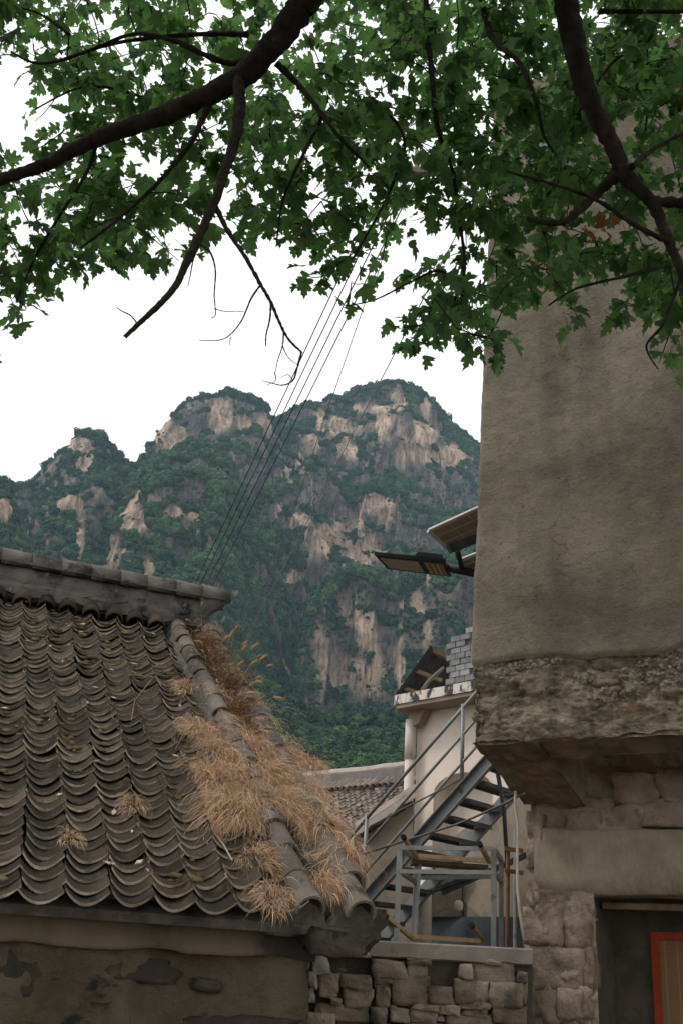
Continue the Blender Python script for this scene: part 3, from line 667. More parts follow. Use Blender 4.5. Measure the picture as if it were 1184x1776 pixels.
# bare twigs and litter
m_twig = mat('bare_twig', [(.3, (.38, .31, .25)), (.7, (.62, .55, .48))], 20)
def pxline(pts, up=.05): return [rsurf(x, y, up) for x, y in pts]
for k, (pp, r_, lb) in enumerate([([(376, 1178), (383, 1205), (388, 1235), (396, 1262)], .006, 'pale bent twig standing in the dry weeds'), ([(352, 1420), (368, 1440), (388, 1465), (403, 1492)], .004, 'straight dead stalk lying across the tiles below the straw'),
                                   ([(345, 1414), (356, 1430), (364, 1446)], .011, 'split pale wood chip beside the straw mops'), ([(228, 1250), (234, 1215), (262, 1180), (270, 1172), (280, 1190)], .003, 'thin dry vine arching over the middle tiles'), ([(230, 1220), (262, 1222), (290, 1218)], .0025, 'thin dry stalk lying level across the middle tiles'), ([(305, 1300), (330, 1250), (340, 1240), (352, 1252)], .003, 'dry stalk bent over beside the upper straw tuft'), ([(303, 1285), (307, 1250)], .003, 'upright dry stalk beside the tile columns')]):
    MB().tube(pxline(pp, .07 if k in (3, 4, 5, 6) else .045), r_, 5).build('dry_twig', m_twig if k < 2 else m_weed if k > 2 else m_twig, label=lb, category='twig')
m_litter = mat('leaf_litter', [(.3, (.34, .25, .17)), (.7, (.56, .47, .38))], 30, vary=.3)
for k in range(46):
    u, v = random.uniform(-1.0, .42), random.uniform(.05, 3.9) ** 1.0
    c0 = rp(u, v, .05); a = random.uniform(0, 6.28); L = random.uniform(.012, .035); x = HU * math.cos(a) + HS * math.sin(a); y = np.cross(HN, x)
    MB().prism([c0 - x * L, c0 + y * L * .4, c0 + x * L, c0 - y * L * .35], HN * .004).build('dead_leaf', m_litter, label='dry pale leaf or chip fallen on the curved tiles', category='leaf litter', group='litter on the tiles')

# ------------------------------------------------------------------ dry stone retaining wall
SWY = 6.45
m_stone = mat('field_stone', [(.3, (.12, .096, .074)), (.5, (.225, .182, .143)), (.72, (.34, .28, .225))], 5, vary=.3, bumps=[(14, .9, .03), (50, .8, .010)], stains=[((.06, .057, .052), 4, .54, .68), ((.17, .125, .085), 3, .6, .7)])
m_joint = mat('wall_core', [(.3, (.05, .042, .034)), (.7, (.11, .093, .075))], 8, bumps=[(20, .8, .03)])
m_coping = mat('coping_concrete', [(.3, (.16, .14, .12)), (.55, (.25, .22, .19)), (.75, (.33, .295, .26))], 3, bumps=[(12, .4, .01), (80, .4, .003)], stains=[((.09, .08, .07), 4, .55, .7)])
sw = thing('stone_wall', V(.6, SWY, 1.0), 'rubble stone retaining wall with concrete coping between house and building', 'wall')
def swp(x, y): return P(x, y, SWY)
a0, a1 = swp(500, 1800), swp(908, 1630)
MB().box(((a0[0] + 1.30) / 2 + .0, SWY + .26, 1.19), (1.30 - a0[0], .40, 2.38)).build('core', m_joint, sw)
ST = [(50, 190, 110, 235), (20, 235, 85, 365), (10, 370, 85, 402), (0, 435, 60, 500), (60, 440, 240, 520), (140, 240, 250, 375), (120, 405, 390, 480), (250, 258, 412, 322), (258, 320, 418, 412), (205, 370, 265, 402), (395, 190, 578, 268), (575, 200, 685, 262), (570, 178, 695, 200), (700, 178, 790, 196),
      (412, 275, 508, 298), (412, 298, 500, 318), (420, 318, 497, 415), (495, 265, 685, 405), (390, 415, 487, 497), (490, 405, 530, 435), (490, 420, 588, 488), (588, 425, 728, 490), (600, 400, 735, 425), (675, 315, 808, 398), (695, 190, 830, 268), (735, 262, 815, 312), (828, 203, 895, 277),
      (897, 195, 1115, 298), (920, 176, 1040, 202), (1045, 180, 1160, 245), (1115, 240, 1165, 295), (808, 280, 910, 394), (885, 290, 975, 402), (978, 300, 1135, 407), (1137, 300, 1165, 402), (835, 392, 980, 418), (725, 405, 840, 450), (840, 420, 980, 458), (975, 397, 1045, 416), (725, 455, 765, 482), (765, 452, 1000, 520),
      (1000, 412, 1165, 500), (240, 490, 400, 540), (400, 500, 560, 545), (560, 495, 760, 545), (1000, 505, 1165, 560), (200, 190, 300, 250), (300, 195, 395, 255)]
for k, (x0, y0, x1, y1) in enumerate(ST):
    A = swp(500 + x0 / 2.819, 1600 + y1 / 2.819); B = swp(500 + x1 / 2.819, 1600 + y0 / 2.819)
    deep = k in (13, 24, 25, 29, 46, 47)
    c_ = (A + B) / 2; hx, hz = (B[0] - A[0]) / 2, (B[2] - A[2]) / 2
    c_ = c_ + V(0, .10 + (.10 if deep else random.uniform(-.025, .03)), 0)
    stone(c_, (hx * 1.0, .13, hz * 1.0), (V(1, 0, 0), V(0, 1, 0), UP), 200 + k, .17, .15, .06, True).build('stone', m_stone, sw, True)
# coping beam and rough mortar at its end
A = swp(552, 1642); B = swp(909, 1642); cz = swp(700, 1634)[2]
xs = np.linspace(A[0] + .03, 1.29, 40); rows = []
for x in xs:
    j = fbm(V(x * 9, 1, 0)[None], 3)[0] * .012; zt = cz + (x - .4) * .012
    rows.append([V(x, SWY + .50, zt), V(x, SWY + .012, zt), V(x, SWY - .005 + j * .3, zt - .008), V(x, SWY - .004 + j * .5, zt - .082 + j), V(x, SWY + .03, zt - .094 + j), V(x, SWY + .5, zt - .094)])
cpb = MB().grid(rows)
for e in (0, -1): cpb.add(rows[e], [tuple(range(6))])
cpb.build('coping', m_coping, sw)
m_mort2 = mat('pale_mortar', [(.3, (.18, .165, .15)), (.7, (.36, .33, .30))], 9, bumps=[(25, .9, .02)])
for k, (x0, y0, x1, y1) in enumerate([(548, 1640, 640, 1656), (540, 1655, 572, 1690), (530, 1685, 552, 1716), (524, 1712, 545, 1740)]):
    A = swp(x0, y1); B = swp(x1, y0); stone((A + B) / 2 + V(0, .03, 0), ((B[0] - A[0]) / 2, .09, (B[2] - A[2]) / 2), (V(1, 0, 0), V(0, 1, 0), UP), 300 + k, .35, .3, .12, True).build('mortar_lump', m_mort2, sw, True)

# ------------------------------------------------------------------ concrete building with overhanging upper floor (right)
BW = V(math.sin(math.radians(112)), math.cos(math.radians(112)), 0); BB = V(-BW[1], BW[0], 0)      # along the face (towards right), and back
B0 = V(.90, 6.30, 0)
t = NT('rendered_concrete')
c = t.ramp(t.noise(1.3, 8, .62, None, .4), [(.33, (.15, .129, .10)), (.5, (.23, .20, .159)), (.66, (.295, .257, .207))])
c = t.mix(t.ramp(t.noise(2.4, 6, .6, t.scaled((1, 1, .16))), [(.48, 0.0), (.68, .7)]), c, (.105, .09, .071))
c = t.mix(t.ramp(t.noise(3.1, 9, .75), [(.50, 0.0), (.70, .35)]), c, (.29, .235, .185))
c = t.mix(t.ramp(t.noise(1.7, 9, .75), [(.50, 0.0), (.66, .6)]), c, (.10, .087, .07))
c = t.mix(t.ramp(t.noise(34, 5, .7), [(.56, 0.0), (.70, .6)]), c, (.085, .074, .058))
c = t.mix(t.ramp(t.noise(160, 3, .6), [(.60, 0.0), (.74, .5)]), c, (.11, .095, .078))
nb = t.bump(t.noise(7, 9, .74), .8, .045)
vo = t.n('ShaderNodeTexVoronoi', feature='DISTANCE_TO_EDGE'); vo.inputs['Scale'].default_value = 1.1
wp_ = t.n('ShaderNodeVectorMath', operation='MULTIPLY_ADD'); nz_ = t.n('ShaderNodeTexNoise'); nz_.inputs['Scale'].default_value = 3.0; nz_.inputs['Detail'].default_value = 8; t.l(t.pos, nz_.inputs['Vector'])
t.l(nz_.outputs['Color'], wp_.inputs[0]); wp_.inputs[1].default_value = (.5, .5, .5); t.l(t.pos, wp_.inputs[2]); t.l(wp_.outputs[0], vo.inputs['Vector'])
crk = t.math('MULTIPLY', t.ramp(vo.outputs['Distance'], [(0, 1.0), (.006, 0.0)]), t.ramp(t.noise(1.4, 3), [(.50, 0.0), (.60, 1.0)]))
c = t.mix(t.math('MULTIPLY', crk, .5), c, (.045, .038, .03)); nb = t.bump(t.noise(40, 6, .7), .9, .010, nb)
m_conc = t.done(t.bsdf(c, .92, nb, .08))
m_rough = mat('rough_concrete', [(.28, (.10, .084, .064)), (.48, (.215, .18, .138)), (.7, (.335, .28, .215))], 9, bumps=[(9, .9, .05, (1, 1, 1.8)), (34, 1.0, .02), (120, .5, .004)], stains=[((.22, .13, .075), 2.6, .60, .72, (1, 1, 2.5)), ((.07, .06, .05), 7, .56, .7)])
bl = thing('concrete_building', V(1.8, 7.5, 0), 'unfinished concrete rendered building overhanging a stone ground floor', 'building')
def bpth(s, b, z): return V(B0[0], B0[1], 0) + BW * s + BB * b + UP * z
def seam(s): return 4.10 + .055 * s + .02 * math.sin(s * 5)
ZT = 8.75
def corner_sheet(n_front, n_side, s1, b1, off=0.0):
    fr = [(s1 * (1 - (k / n_front)) ** 1.0, -off) for k in range(n_front)]
    rad = .02; cor = [(rad - (rad + off) * math.sin(a) if 0 else (0 - off + (rad) * (1 - math.sin(a)) - 0), -off + rad * (1 - math.cos(a))) for a in np.linspace(0, math.pi / 2, 5)]
    sd = [(-off, rad + b1 * (k + 1) / n_side) for k in range(n_side)]
    return fr + cor + sd
cs = corner_sheet(150, 30, 3.2, 4.0)
zz = np.linspace(0, 1, 190); pts = np.empty((len(cs), len(zz), 3))
for i, (s, b_) in enumerate(cs):
    zb = seam(s) - .015 + .03 * fbm(V(s * 6, b_ * 6, 1)[None], 4, 3)[0]
    for j, q in enumerate(zz):
        z = zb + (ZT - zb) * q; pts[i, j] = bpth(s + (z - 4.1) * .030 * max(0, 1 - s / 3), b_, z)
nm = gridnormals(pts)
if nm[20, 20] @ BB > 0: nm = -nm
d = fbm(pts * V(1.6, 1.6, 2.2), 4, 41) * .008 + fbm(pts * 11, 4, 42) * .007
d[:, 0] -= .02
MB().grid(pts + nm * (d + .012)[..., None]).build('upper_wall', m_conc, bl, True)
# rough honeycombed beam under it
cs2 = corner_sheet(230, 40, 3.2, 3.0)
zz = np.linspace(0, 1, 75); pts = np.empty((len(cs2), len(zz), 3))
for i, (s, b_) in enumerate(cs2):
    zt = seam(s) + .05; zb = 3.585 + .05 * s + .015 * fbm(V(s * 9, b_ * 9, 7)[None], 4, 5)[0]
    for j, q in enumerate(zz): pts[i, j] = bpth(s + .004, b_ + .004, zb + (zt - zb) * q)
nm = gridnormals(pts)
if nm[20, 20] @ BB > 0: nm = -nm
rid = np.abs(fbm(pts * 13, 4, 51)); peb = np.abs(fbm(pts * 30, 3, 52))
d = fbm(pts * V(3, 3, 7), 4, 53) * .034 + fbm(pts * 22, 4, 54) * .016 - np.clip(.25 - rid, 0, 1) * .10 * np.clip(fbm(pts * 3, 3, 55) * 2 + .4, 0, 1) + peb * .016 - .012
pts2 = pts + nm * d[..., None]
o = MB().grid(pts2).build('rough_beam', m_rough, bl, True)
PB, PF = cube_pts(2); b = MB(); r = np.random.default_rng(12); cnt = 0
while cnt < 1500:
    s = r.uniform(0, 1.7); q = r.random() ** 1.4; z = seam(s) - .02 - q * .36
    dn2 = fbm(V(s * 4.5, z * 9, 3)[None], 3, 90)[0]
    if dn2 < .0 + q * .22: cnt += 0 if r.random() < .97 else 1; continue
    cnt += 1; rad = r.uniform(.003, .006) if r.random() < .55 else r.uniform(.006, .017); ii = int(np.argmin([abs(c_[0] - s) + (9 if c_[1] > .01 else 0) for c_ in cs2])); jj_ = int(np.clip(np.interp(z, pts2[ii, :, 2], np.arange(75)), 0, 74))
    pp = PB / np.linalg.norm(PB, axis=1, keepdims=True) * rad * r.uniform(.7, 1.3, (1, 3)) * (1 + .25 * r.normal(0, 1, (len(PB), 1)).clip(-1, 1)); b.add(pts2[ii, jj_] + BB * .003 + BW * (s - cs2[ii][0]) + pp, PF)
b.build('aggregate', mat('aggregate_pebble', [(.3, (.11, .098, .078)), (.7, (.24, .21, .17))], 20, island=.3), o, False, kind='stuff')
# soffit: underside of the overhang, running back and down to the lower wall
C1 = P(913, 1400, 6.82); C1z = C1[2]; L0 = V(C1[0], C1[1], 0)
def lw(s, b, z): return L0 + BW * s + BB * b + UP * z
def soffit(s0, s1, b0, b1, za, zb_, n1, n2, seed, name, m):
    pts = np.empty((n1, n2, 3))
    for i in range(n1):
        s = s0 + (s1 - s0) * i / (n1 - 1)
        for j in range(n2):
            q = b0 + (b1 - b0) * j / (n2 - 1); fa = bpth(s, .0, za + .05 * s); ba = lw(s - .03, .06, zb_)
            pts[i, j] = fa * (1 - q) + ba * q
    dd = fbm(pts * 6, 4, seed) * .03 + fbm(pts * 22, 3, seed + 1) * .010; pts[..., 2] += dd
    return MB().grid(pts).build(name, m, bl, True)
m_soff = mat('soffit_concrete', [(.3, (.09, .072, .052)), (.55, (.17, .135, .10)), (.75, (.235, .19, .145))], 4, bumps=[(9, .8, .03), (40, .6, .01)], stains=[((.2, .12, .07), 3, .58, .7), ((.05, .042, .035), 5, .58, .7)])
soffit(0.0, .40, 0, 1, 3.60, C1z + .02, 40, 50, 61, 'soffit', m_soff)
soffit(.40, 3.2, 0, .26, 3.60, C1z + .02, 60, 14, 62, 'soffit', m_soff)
# recess behind the front lip: side faces and plank ceiling
rc = MB(); q0 = bpth(.40, .0, 3.62) * .74 + lw(.37, .06, C1z + .02) * .26; q1 = lw(.37, .06, C1z + .02)
rc.add([q0, q1, q1 + UP * .5, q0 + UP * .5], [(0, 1, 2, 3)])
e0 = bpth(3.2, 0, 3.76) * .74 + lw(3.17, .06, C1z + .1) * .26
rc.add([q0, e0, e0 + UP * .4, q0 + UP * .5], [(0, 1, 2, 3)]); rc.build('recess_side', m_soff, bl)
m_plank = mat('ceiling_plank', [(.3, (.16, .075, .035)), (.6, (.30, .15, .07)), (.8, (.38, .2, .10))], 3, bumps=[(30, .5, .01)], stretch=(1, 6, 1))
for k in range(3):
    b_ = .16 + k * .17
    MB().bar(bpth(.38, b_, 3.80), bpth(3.1, b_, 3.86), .155, .03, BB).build('ceiling_plank', m_plank, bl)
# lower wall with doorway
m_low = mat('old_stone_render', [(.28, (.14, .11, .085)), (.5, (.25, .20, .158)), (.72, (.35, .285, .228))], 5, bumps=[(8, .8, .035), (30, .8, .012), (110, .5, .004)], stains=[((.085, .07, .056), 4, .54, .7), ((.32, .25, .19), 6, .6, .75)])
LN = -BB
def lpx(x, y, off=0.0):
    p = on_plane(x, y, L0 + BB * off, BB); return ((p - L0) @ BW, p[2])
DS0 = lpx(1030, 1650)[0]; LZ0 = lpx(1060, 1557)[1]; LZ1 = lpx(1060, 1438)[1]
MB().prism([lw(.02, .07, 0), lw(DS0 - .02, .07, 0), lw(DS0 - .02, .07, LZ0), lw(.02, .07, LZ0)], BB * .8).build('pier', m_joint, bl)
def rsheet(s0, s1, z0, z1, b, n1, n2, seed, amp, name, m):
    pts = np.array([[lw(s0 + (s1 - s0) * i / (n1 - 1), b, z0 + (z1 - z0) * j / (n2 - 1)) for j in range(n2)] for i in range(n1)])
    dd = fbm(pts * 5, 4, seed) * amp + fbm(pts * 20, 4, seed + 1) * amp * .5
    return MB().grid(pts + LN * dd[..., None]).build(name, m, bl, True)
rsheet(.0, 3.0, LZ0 + .02, 3.95, .14, 90, 40, 71, .05, 'upper_rubble', m_low)
rsheet(-.015, DS0 + .01, 1.6, LZ0 + .03, .012, 70, 90, 73, .055, 'pier_mortar', m_low)
MB().add([lw(.02, .1, LZ0), lw(.02, 3.0, LZ0), lw(.02, 3.0, 3.75), lw(.02, .1, 3.75)], [(0, 1, 2, 3)]).build('side_wall', m_low, bl)
MB().add([lw(.02, .1, 0), lw(.02, 3.0, 0), lw(.02, 3.0, LZ0), lw(.02, .1, LZ0)], [(0, 1, 2, 3)]).build('side_wall', m_low, bl)
# hewn lintel with tool marks
t = NT('hewn_lintel')
c = t.ramp(t.noise(4, 7, .65), [(.28, (.17, .138, .105)), (.55, (.275, .225, .173)), (.75, (.36, .30, .235))])
tool = t.noise(30, 6, .7, t.scaled((1.3, 1.3, .42)))
c = t.mix(t.ramp(tool, [(.45, 0.0), (.66, .4)]), c, (.33, .28, .225))
m_lint = t.done(t.bsdf(c, .9, t.bump(t.noise(60, 4, .6), .4, .004, t.bump(tool, .8, .022)), .15))
pts = []
s_l = lpx(926, 1500)[0]
for i in range(120):
    s = s_l + (2.8 - s_l) * (i / 119) ** 1.3; row = []
    zb = LZ0 + .015 * fbm(V(s * 4, 2, 0)[None], 3)[0] + .03 * s; zt = LZ1 + .03 * fbm(V(s * 3, 7, 0)[None], 3)[0] + .02 * s
    for q, (dz, db) in enumerate([(0, .40), (0, .03), (.02, .0), (.25, -.015), (.5, -.02), (.75, -.012), (.96, .01), (1, .04), (1, .3)]):
        row.append(lw(s, db + .02 * fbm(V(s * 6, dz * 3, 3)[None], 3)[0], zb + (zt - zb) * dz))
    pts.append(row)
lb = MB().grid(pts); lb.add(pts[0], [tuple(range(9))]); lb.build('lintel', m_lint, bl, True)
# pier stones: (x0, y0, x1, y1) in the photograph
m_pier = mat('pier_stone', [(.28, (.145, .11, .087)), (.5, (.26, .20, .16)), (.72, (.36, .285, .23))], 7, vary=.15, bumps=[(12, .9, .03), (45, .8, .010)], stains=[((.09, .075, .062), 5, .55, .7), ((.36, .29, .23), 8, .6, .75)])
for k, (x0, y0, x1, y1) in enumerate([(906, 1572, 978, 1640), (974, 1566, 1026, 1640), (912, 1642, 1010, 1718), (1006, 1644, 1030, 1710), (906, 1718, 968, 1768), (966, 1716, 1006, 1770), (1004, 1712, 1028, 1768), (908, 1768, 1028, 1840), (916, 1500, 934, 1572), (912, 1452, 932, 1502), (912, 1408, 940, 1455), (938, 1410, 975, 1448), (970, 1405, 1040, 1446), (1036, 1392, 1110, 1440), (1105, 1385, 1190, 1432), (985, 1380, 1060, 1410), (1060, 1340, 1140, 1392), (1138, 1330, 1200, 1388)]):
    sA, zA = lpx(x0, y1); sB, zB = lpx(x1, y0); rec = .0 if k < 11 else .06
    stone(lw((sA + sB) / 2, .14 + rec, (zA + zB) / 2), ((sB - sA) / 2 * 1.02, .15, (zB - zA) / 2 * 1.02), (BW, BB, UP), 400 + k, .10, .10, .10, True).build('stone', m_pier, bl, True)
# door recess: dark side reveal, head, woven mat door with red frame
m_dark = mat('dark_recess', [(.3, (.045, .038, .030)), (.7, (.11, .092, .072))], 5, bumps=[(14, .6, .02)])  # dark brown tone for recess faces and the slab standing as store opening
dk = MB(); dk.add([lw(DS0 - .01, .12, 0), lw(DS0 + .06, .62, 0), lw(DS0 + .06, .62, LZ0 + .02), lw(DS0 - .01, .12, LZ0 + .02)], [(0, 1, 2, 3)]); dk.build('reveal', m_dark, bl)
DB = .55
dx, dz = lpx(1127, 1616, DB)
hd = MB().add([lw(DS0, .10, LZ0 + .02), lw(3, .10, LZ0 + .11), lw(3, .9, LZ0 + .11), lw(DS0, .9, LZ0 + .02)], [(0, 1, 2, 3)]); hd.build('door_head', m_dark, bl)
MB().prism([lw(DS0 + .03, .22, LZ0 - .02), lw(2.8, .22, LZ0 + .04), lw(2.8, .22, LZ0 - .01), lw(DS0 + .03, .22, LZ0 - .055)], BB * .1).build('head_timber', m_timber, bl)
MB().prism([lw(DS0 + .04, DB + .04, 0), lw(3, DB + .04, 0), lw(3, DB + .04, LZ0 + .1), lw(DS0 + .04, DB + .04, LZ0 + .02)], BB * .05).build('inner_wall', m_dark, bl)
door = thing('door', lw(dx + .4, DB, .05), 'red framed door with brown woven mat panel in the stone doorway', 'door')
m_red = mat('red_paint', [(.3, (.18, .022, .008)), (.7, (.28, .036, .012))], 9, rough=.5, bumps=[(30, .3, .004)])
t = NT('woven_mat'); wv = t.n('ShaderNodeTexWave'); wv.inputs['Scale'].default_value = 55; wv.bands_direction = 'Z'; t.l(t.pos, wv.inputs['Vector'])
dp = t.n('ShaderNodeVectorMath', operation='DOT_PRODUCT'); t.l(t.pos, dp.inputs[0]); dp.inputs[1].default_value = BW
fr = t.math('FRACT', t.math('MULTIPLY', dp.outputs['Value'], 13.0))
c = t.ramp(wv.outputs['Fac'], [(0, (.13, .075, .035)), (1, (.25, .15, .075))]); c = t.mix(t.ramp(fr, [(0, 1.0), (.10, .0)]), c, (.36, .25, .14))
c = t.mix(t.ramp(t.noise(6), [(.4, 0.0), (.7, .5)]), c, (.15, .085, .04))
m_mat = t.done(t.bsdf(c, .8, t.bump(wv.outputs['Fac'], .5, .004)))
fw = .045
fr_ = MB().prism([lw(dx, DB - .03, .05), lw(dx + fw, DB - .03, .05), lw(dx + fw, DB - .03, dz), lw(dx, DB - .03, dz)], BB * .06); fr_.build('door_frame', m_red, door)
MB().prism([lw(dx + fw, DB - .028, dz - fw), lw(dx + .9, DB - .028, dz - fw + .03), lw(dx + .9, DB - .028, dz + .03), lw(dx + fw, DB - .028, dz)], BB * .056).build('door_frame', m_red, door)
MB().prism([lw(dx + fw, DB - .005, .05), lw(dx + .9, DB - .005, .05), lw(dx + .9, DB - .005, dz - fw + .028), lw(dx + fw, DB - .005, dz - fw)], BB * .02).build('mat_panel', m_mat, door)
# eave slab and window of the upper floor, seen through the leaves
MB().prism([bpth(.10, -.06, ZT), bpth(3.2, -.35, ZT), bpth(3.2, 4, ZT), bpth(.10, 4, ZT)], UP * .12).build('eave_slab', m_soff, bl)
m_glass = mat('window_glass', [(.3, (.10, .14, .15)), (.7, (.18, .23, .24))], 2, rough=.15, spec=.6)
wz = on_plane(975, 262, B0, BB)[2]; ws = (on_plane(935, 255, B0, BB) - V(B0[0], B0[1], 0)) @ BW; we = (on_plane(1022, 255, B0, BB) - V(B0[0], B0[1], 0)) @ BW
wn = MB().prism([bpth(ws, -.01, wz), bpth(we, -.01, wz), bpth(we, -.01, wz + .26), bpth(ws, -.01, wz + .26)], -BB * .03).build('window', m_glass, bl)
MB().box((bpth(ws, -.03, wz - .02) + bpth(we, -.03, wz - .02)) / 2, (we - ws + .08, .10, .035), (BW, BB, UP)).build('sill', m_coping, wn)

# ------------------------------------------------------------------ white house behind, with cornice, parapet and lean-to
m_white = mat('cream_render', [(.3, (.66, .57, .50)), (.6, (.76, .665, .585)), (.8, (.80, .71, .63))], 1.5, bumps=[(14, .3, .01), (90, .3, .003)], stains=[((.50, .42, .355), 1.1, .5, .75, (1, 1, .3)), ((.34, .30, .26), 2.2, .66, .74)])
m_pipe = mat('white_pipe', [(.3, (.58, .51, .46)), (.7, (.68, .61, .56))], 4, rough=.45, stains=[((.4, .33, .28), 5, .58, .7)])
WY = 13.0
WD = V(math.sin(math.radians(140)), math.cos(math.radians(140)), 0); WB = V(-WD[1], WD[0], 0)
W0 = P(722, 1300, WY); W0 = V(W0[0], W0[1], 0)
def wp(s, b, z): return W0 + WD * s + WB * b + UP * z
def wpx(x, y, off=0.0):
    p = on_plane(x, y, W0 + WB * off, WB); return (p - W0) @ WD, p[2]
wh = thing('white_house', wp(1, 1.5, 2.33), 'cream rendered house with arched niche behind the steel stair', 'house')
ztop = wpx(760, 1227)[1]
nicheL, nz0 = wpx(748, 1500); nicheR = nicheL + .95; nzt = wpx(775, 1345)[1]
def arch(s0, s1, zb, zt, n=10, rise=.22):
    pts = [(s0, zb)] + [((s0 + s1) / 2 - (s1 - s0) / 2 * math.cos(math.pi * i / n), zt + rise * math.sin(math.pi * i / n)) for i in range(n + 1)] + [(s1, zb)]
    return pts
ar = arch(nicheL, nicheR, 2.33, nzt - .20)
wall = MB(); outl = [(0, 2.33)] + [(0, ztop), (4, ztop), (4, 2.33)]
# front wall with the arched opening cut out
poly = [wp(0, 0, 2.33), wp(0, 0, ztop), wp(4, 0, ztop), wp(4, 0, 2.33)] + [wp(s, 0, z) for s, z in ar[::-1]]
wall.add(poly, [tuple(range(len(poly)))])
n = len(ar); vs = [wp(s, 0, z) for s, z in ar] + [wp(s, .28, z) for s, z in ar]
wall.add(vs, [(i, i + 1, n + i + 1, n + i) for i in range(n - 1)] + [tuple(range(n, 2 * n))])
wall.add([wp(0, 0, 2.33), wp(0, 5, 2.33), wp(0, 5, ztop), wp(0, 0, ztop)], [(0, 1, 2, 3)])
wall.build('wall', m_white, wh)
# cornice slab with flaking white paint and rounded corner
t = NT('flaking_cornice'); c = t.ramp(t.noise(5, 6, .7, t.scaled((1, 1, .6))), [(.44, (.05, .05, .052)), (.50, (.62, .56, .52)), (.8, (.72, .67, .63))])
m_flake = t.done(t.bsdf(c, .85, t.bump(t.noise(20, 6), .5, .01)))
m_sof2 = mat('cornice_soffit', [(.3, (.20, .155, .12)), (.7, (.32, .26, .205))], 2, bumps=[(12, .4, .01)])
cn = []
for a in np.linspace(-.1, math.pi / 2, 9): cn.append((-.02 - .28 * math.cos(a) * 1.0 + .06, .10 - .52 * math.sin(a) + .1))
ed = [(-.26, 4.0), (-.26, .6)] + [(-.02 - .24 * math.cos(a), .25 - .62 * math.sin(a)) for a in np.linspace(.05, math.pi / 2, 8)] + [(4, -.37)]
ed = [(s, b) for s, b in ed]
top = [wp(s, b, ztop + .02) for s, b in ed] + [wp(4, 4, ztop + .02)]
MB().prism(top, UP * .12).build('cornice', m_flake, wh)
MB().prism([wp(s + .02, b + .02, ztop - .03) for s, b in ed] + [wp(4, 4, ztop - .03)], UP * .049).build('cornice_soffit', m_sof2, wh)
dn = wpx(722, 1255)[1]
MB().prism([wp(-.02, -.03, ztop - .03), wp(.26, -.03, ztop - .03), wp(.16, -.03, ztop - .2), wp(-.02, -.03, ztop - .26)], -WB * .12).build('bracket', m_sof2, wh)  # no real bracket: added dark prism standing in for shadow under the cornice
pz = wpx(722, 1252)[1]
MB().tube([wp(.0, -.12, 2.4), wp(.0, -.12, pz - .01)], .062, 14).build('downpipe', m_pipe, wh, True)
MB().tube([wp(.0, -.12, pz - .5), wp(.0, -.12, pz)], .070, 14).build('pipe_collar', m_pipe, wh, True)
# brick parapet, each brick its own piece
m_brick = mat('grey_brick', [(.3, (.17, .172, .178)), (.7, (.28, .28, .285))], 9, vary=.25, bumps=[(40, .4, .005)])
m_bjoint = mat('brick_mortar', [(.3, (.10, .10, .10)), (.7, (.16, .155, .15))], 12)
bs0 = wpx(770, 1180, .02)[0]; par = MB().box(wp(bs0 + 1.25, .20, ztop + .50), (2.5, .20, .72), (WD, WB, UP)).build('parapet_core', m_bjoint, wh)
bm = MB().box((0, 0, 0), (.152, .03, .068)).mesh('brick', m_brick)
for r_ in range(11):
    z = ztop + .18 + r_ * .078
    for k in range(9):
        s = bs0 + .05 + k * .166 + (.083 if r_ % 2 else 0)
        if (r_, k) in ((8, 2), (9, 2), (3, 3), (2, 3), (3, 2), (8, 3)) or (r_ == 10 and k < 2): continue
        Mx = Matrix([[*WD, 0], [*WB, 0], [0, 0, 1, 0], [0, 0, 0, 1]]).transposed(); inst('brick', bm, Matrix.Translation(Vector(wp(s, .085 + random.uniform(-.006, .006), z))) @ Mx, par)
# lean-to sheet roof on the terrace roof
lt = thing('lean_to_roof', wp(.1, .5, ztop + .14), 'dark sloping lean-to roof with timber battens on the cornice', 'roof')
m_black = mat('tar_sheet', [(.3, (.012, .012, .013)), (.7, (.035, .034, .033))], 5, bumps=[(10, .4, .02)])
LY = 13.2
pA, pB = P(686, 1203, LY), P(746, 1119, LY); pC = P(773, 1130, LY + .1); back = V(.55, 1.1, 0)
MB().prism([pA, pB, pB + back, pA + back], V(.02, 0, -.06)).build('roof_sheet', m_black, lt)
MB().prism([pB + V(.02, -.01, -.02), pC + V(0, 0, .0), pC + V(0, .05, -.07), pB + V(.02, .05, -.08)], V(.03, .12, 0)).build('ridge_board', m_timber, lt)
MB().prism([P(688, 1206, LY + .9), P(747, 1124, LY + .9), P(775, 1131, LY + .9), P(775, 1204, LY + .9)], V(.05, .2, 0)).build('dark_infill', m_black, lt)  # black panel added to paint in the dark interior under the sheet
for (x0, y0, x1, y1) in ((718, 1163, 764, 1180), (697, 1193, 728, 1204)): MB().bar(P(x0, y0, LY + .02), P(x1, y1, LY + .25), .05, .05).build('batten', m_timber, lt)
MB().tube([P(728, 1203, LY - .3), P(742, 1182, LY - .3), P(757, 1168, LY - .25), P(768, 1158, LY - .2)], [.030, .028, .026, .022], 7).build('drain_hose', mat('grey_hose', [(.3, (.10, .09, .075)), (.7, (.20, .18, .15))], 9), None, True, label='old grey hose hanging from the lean-to over the cornice edge', category='hose')

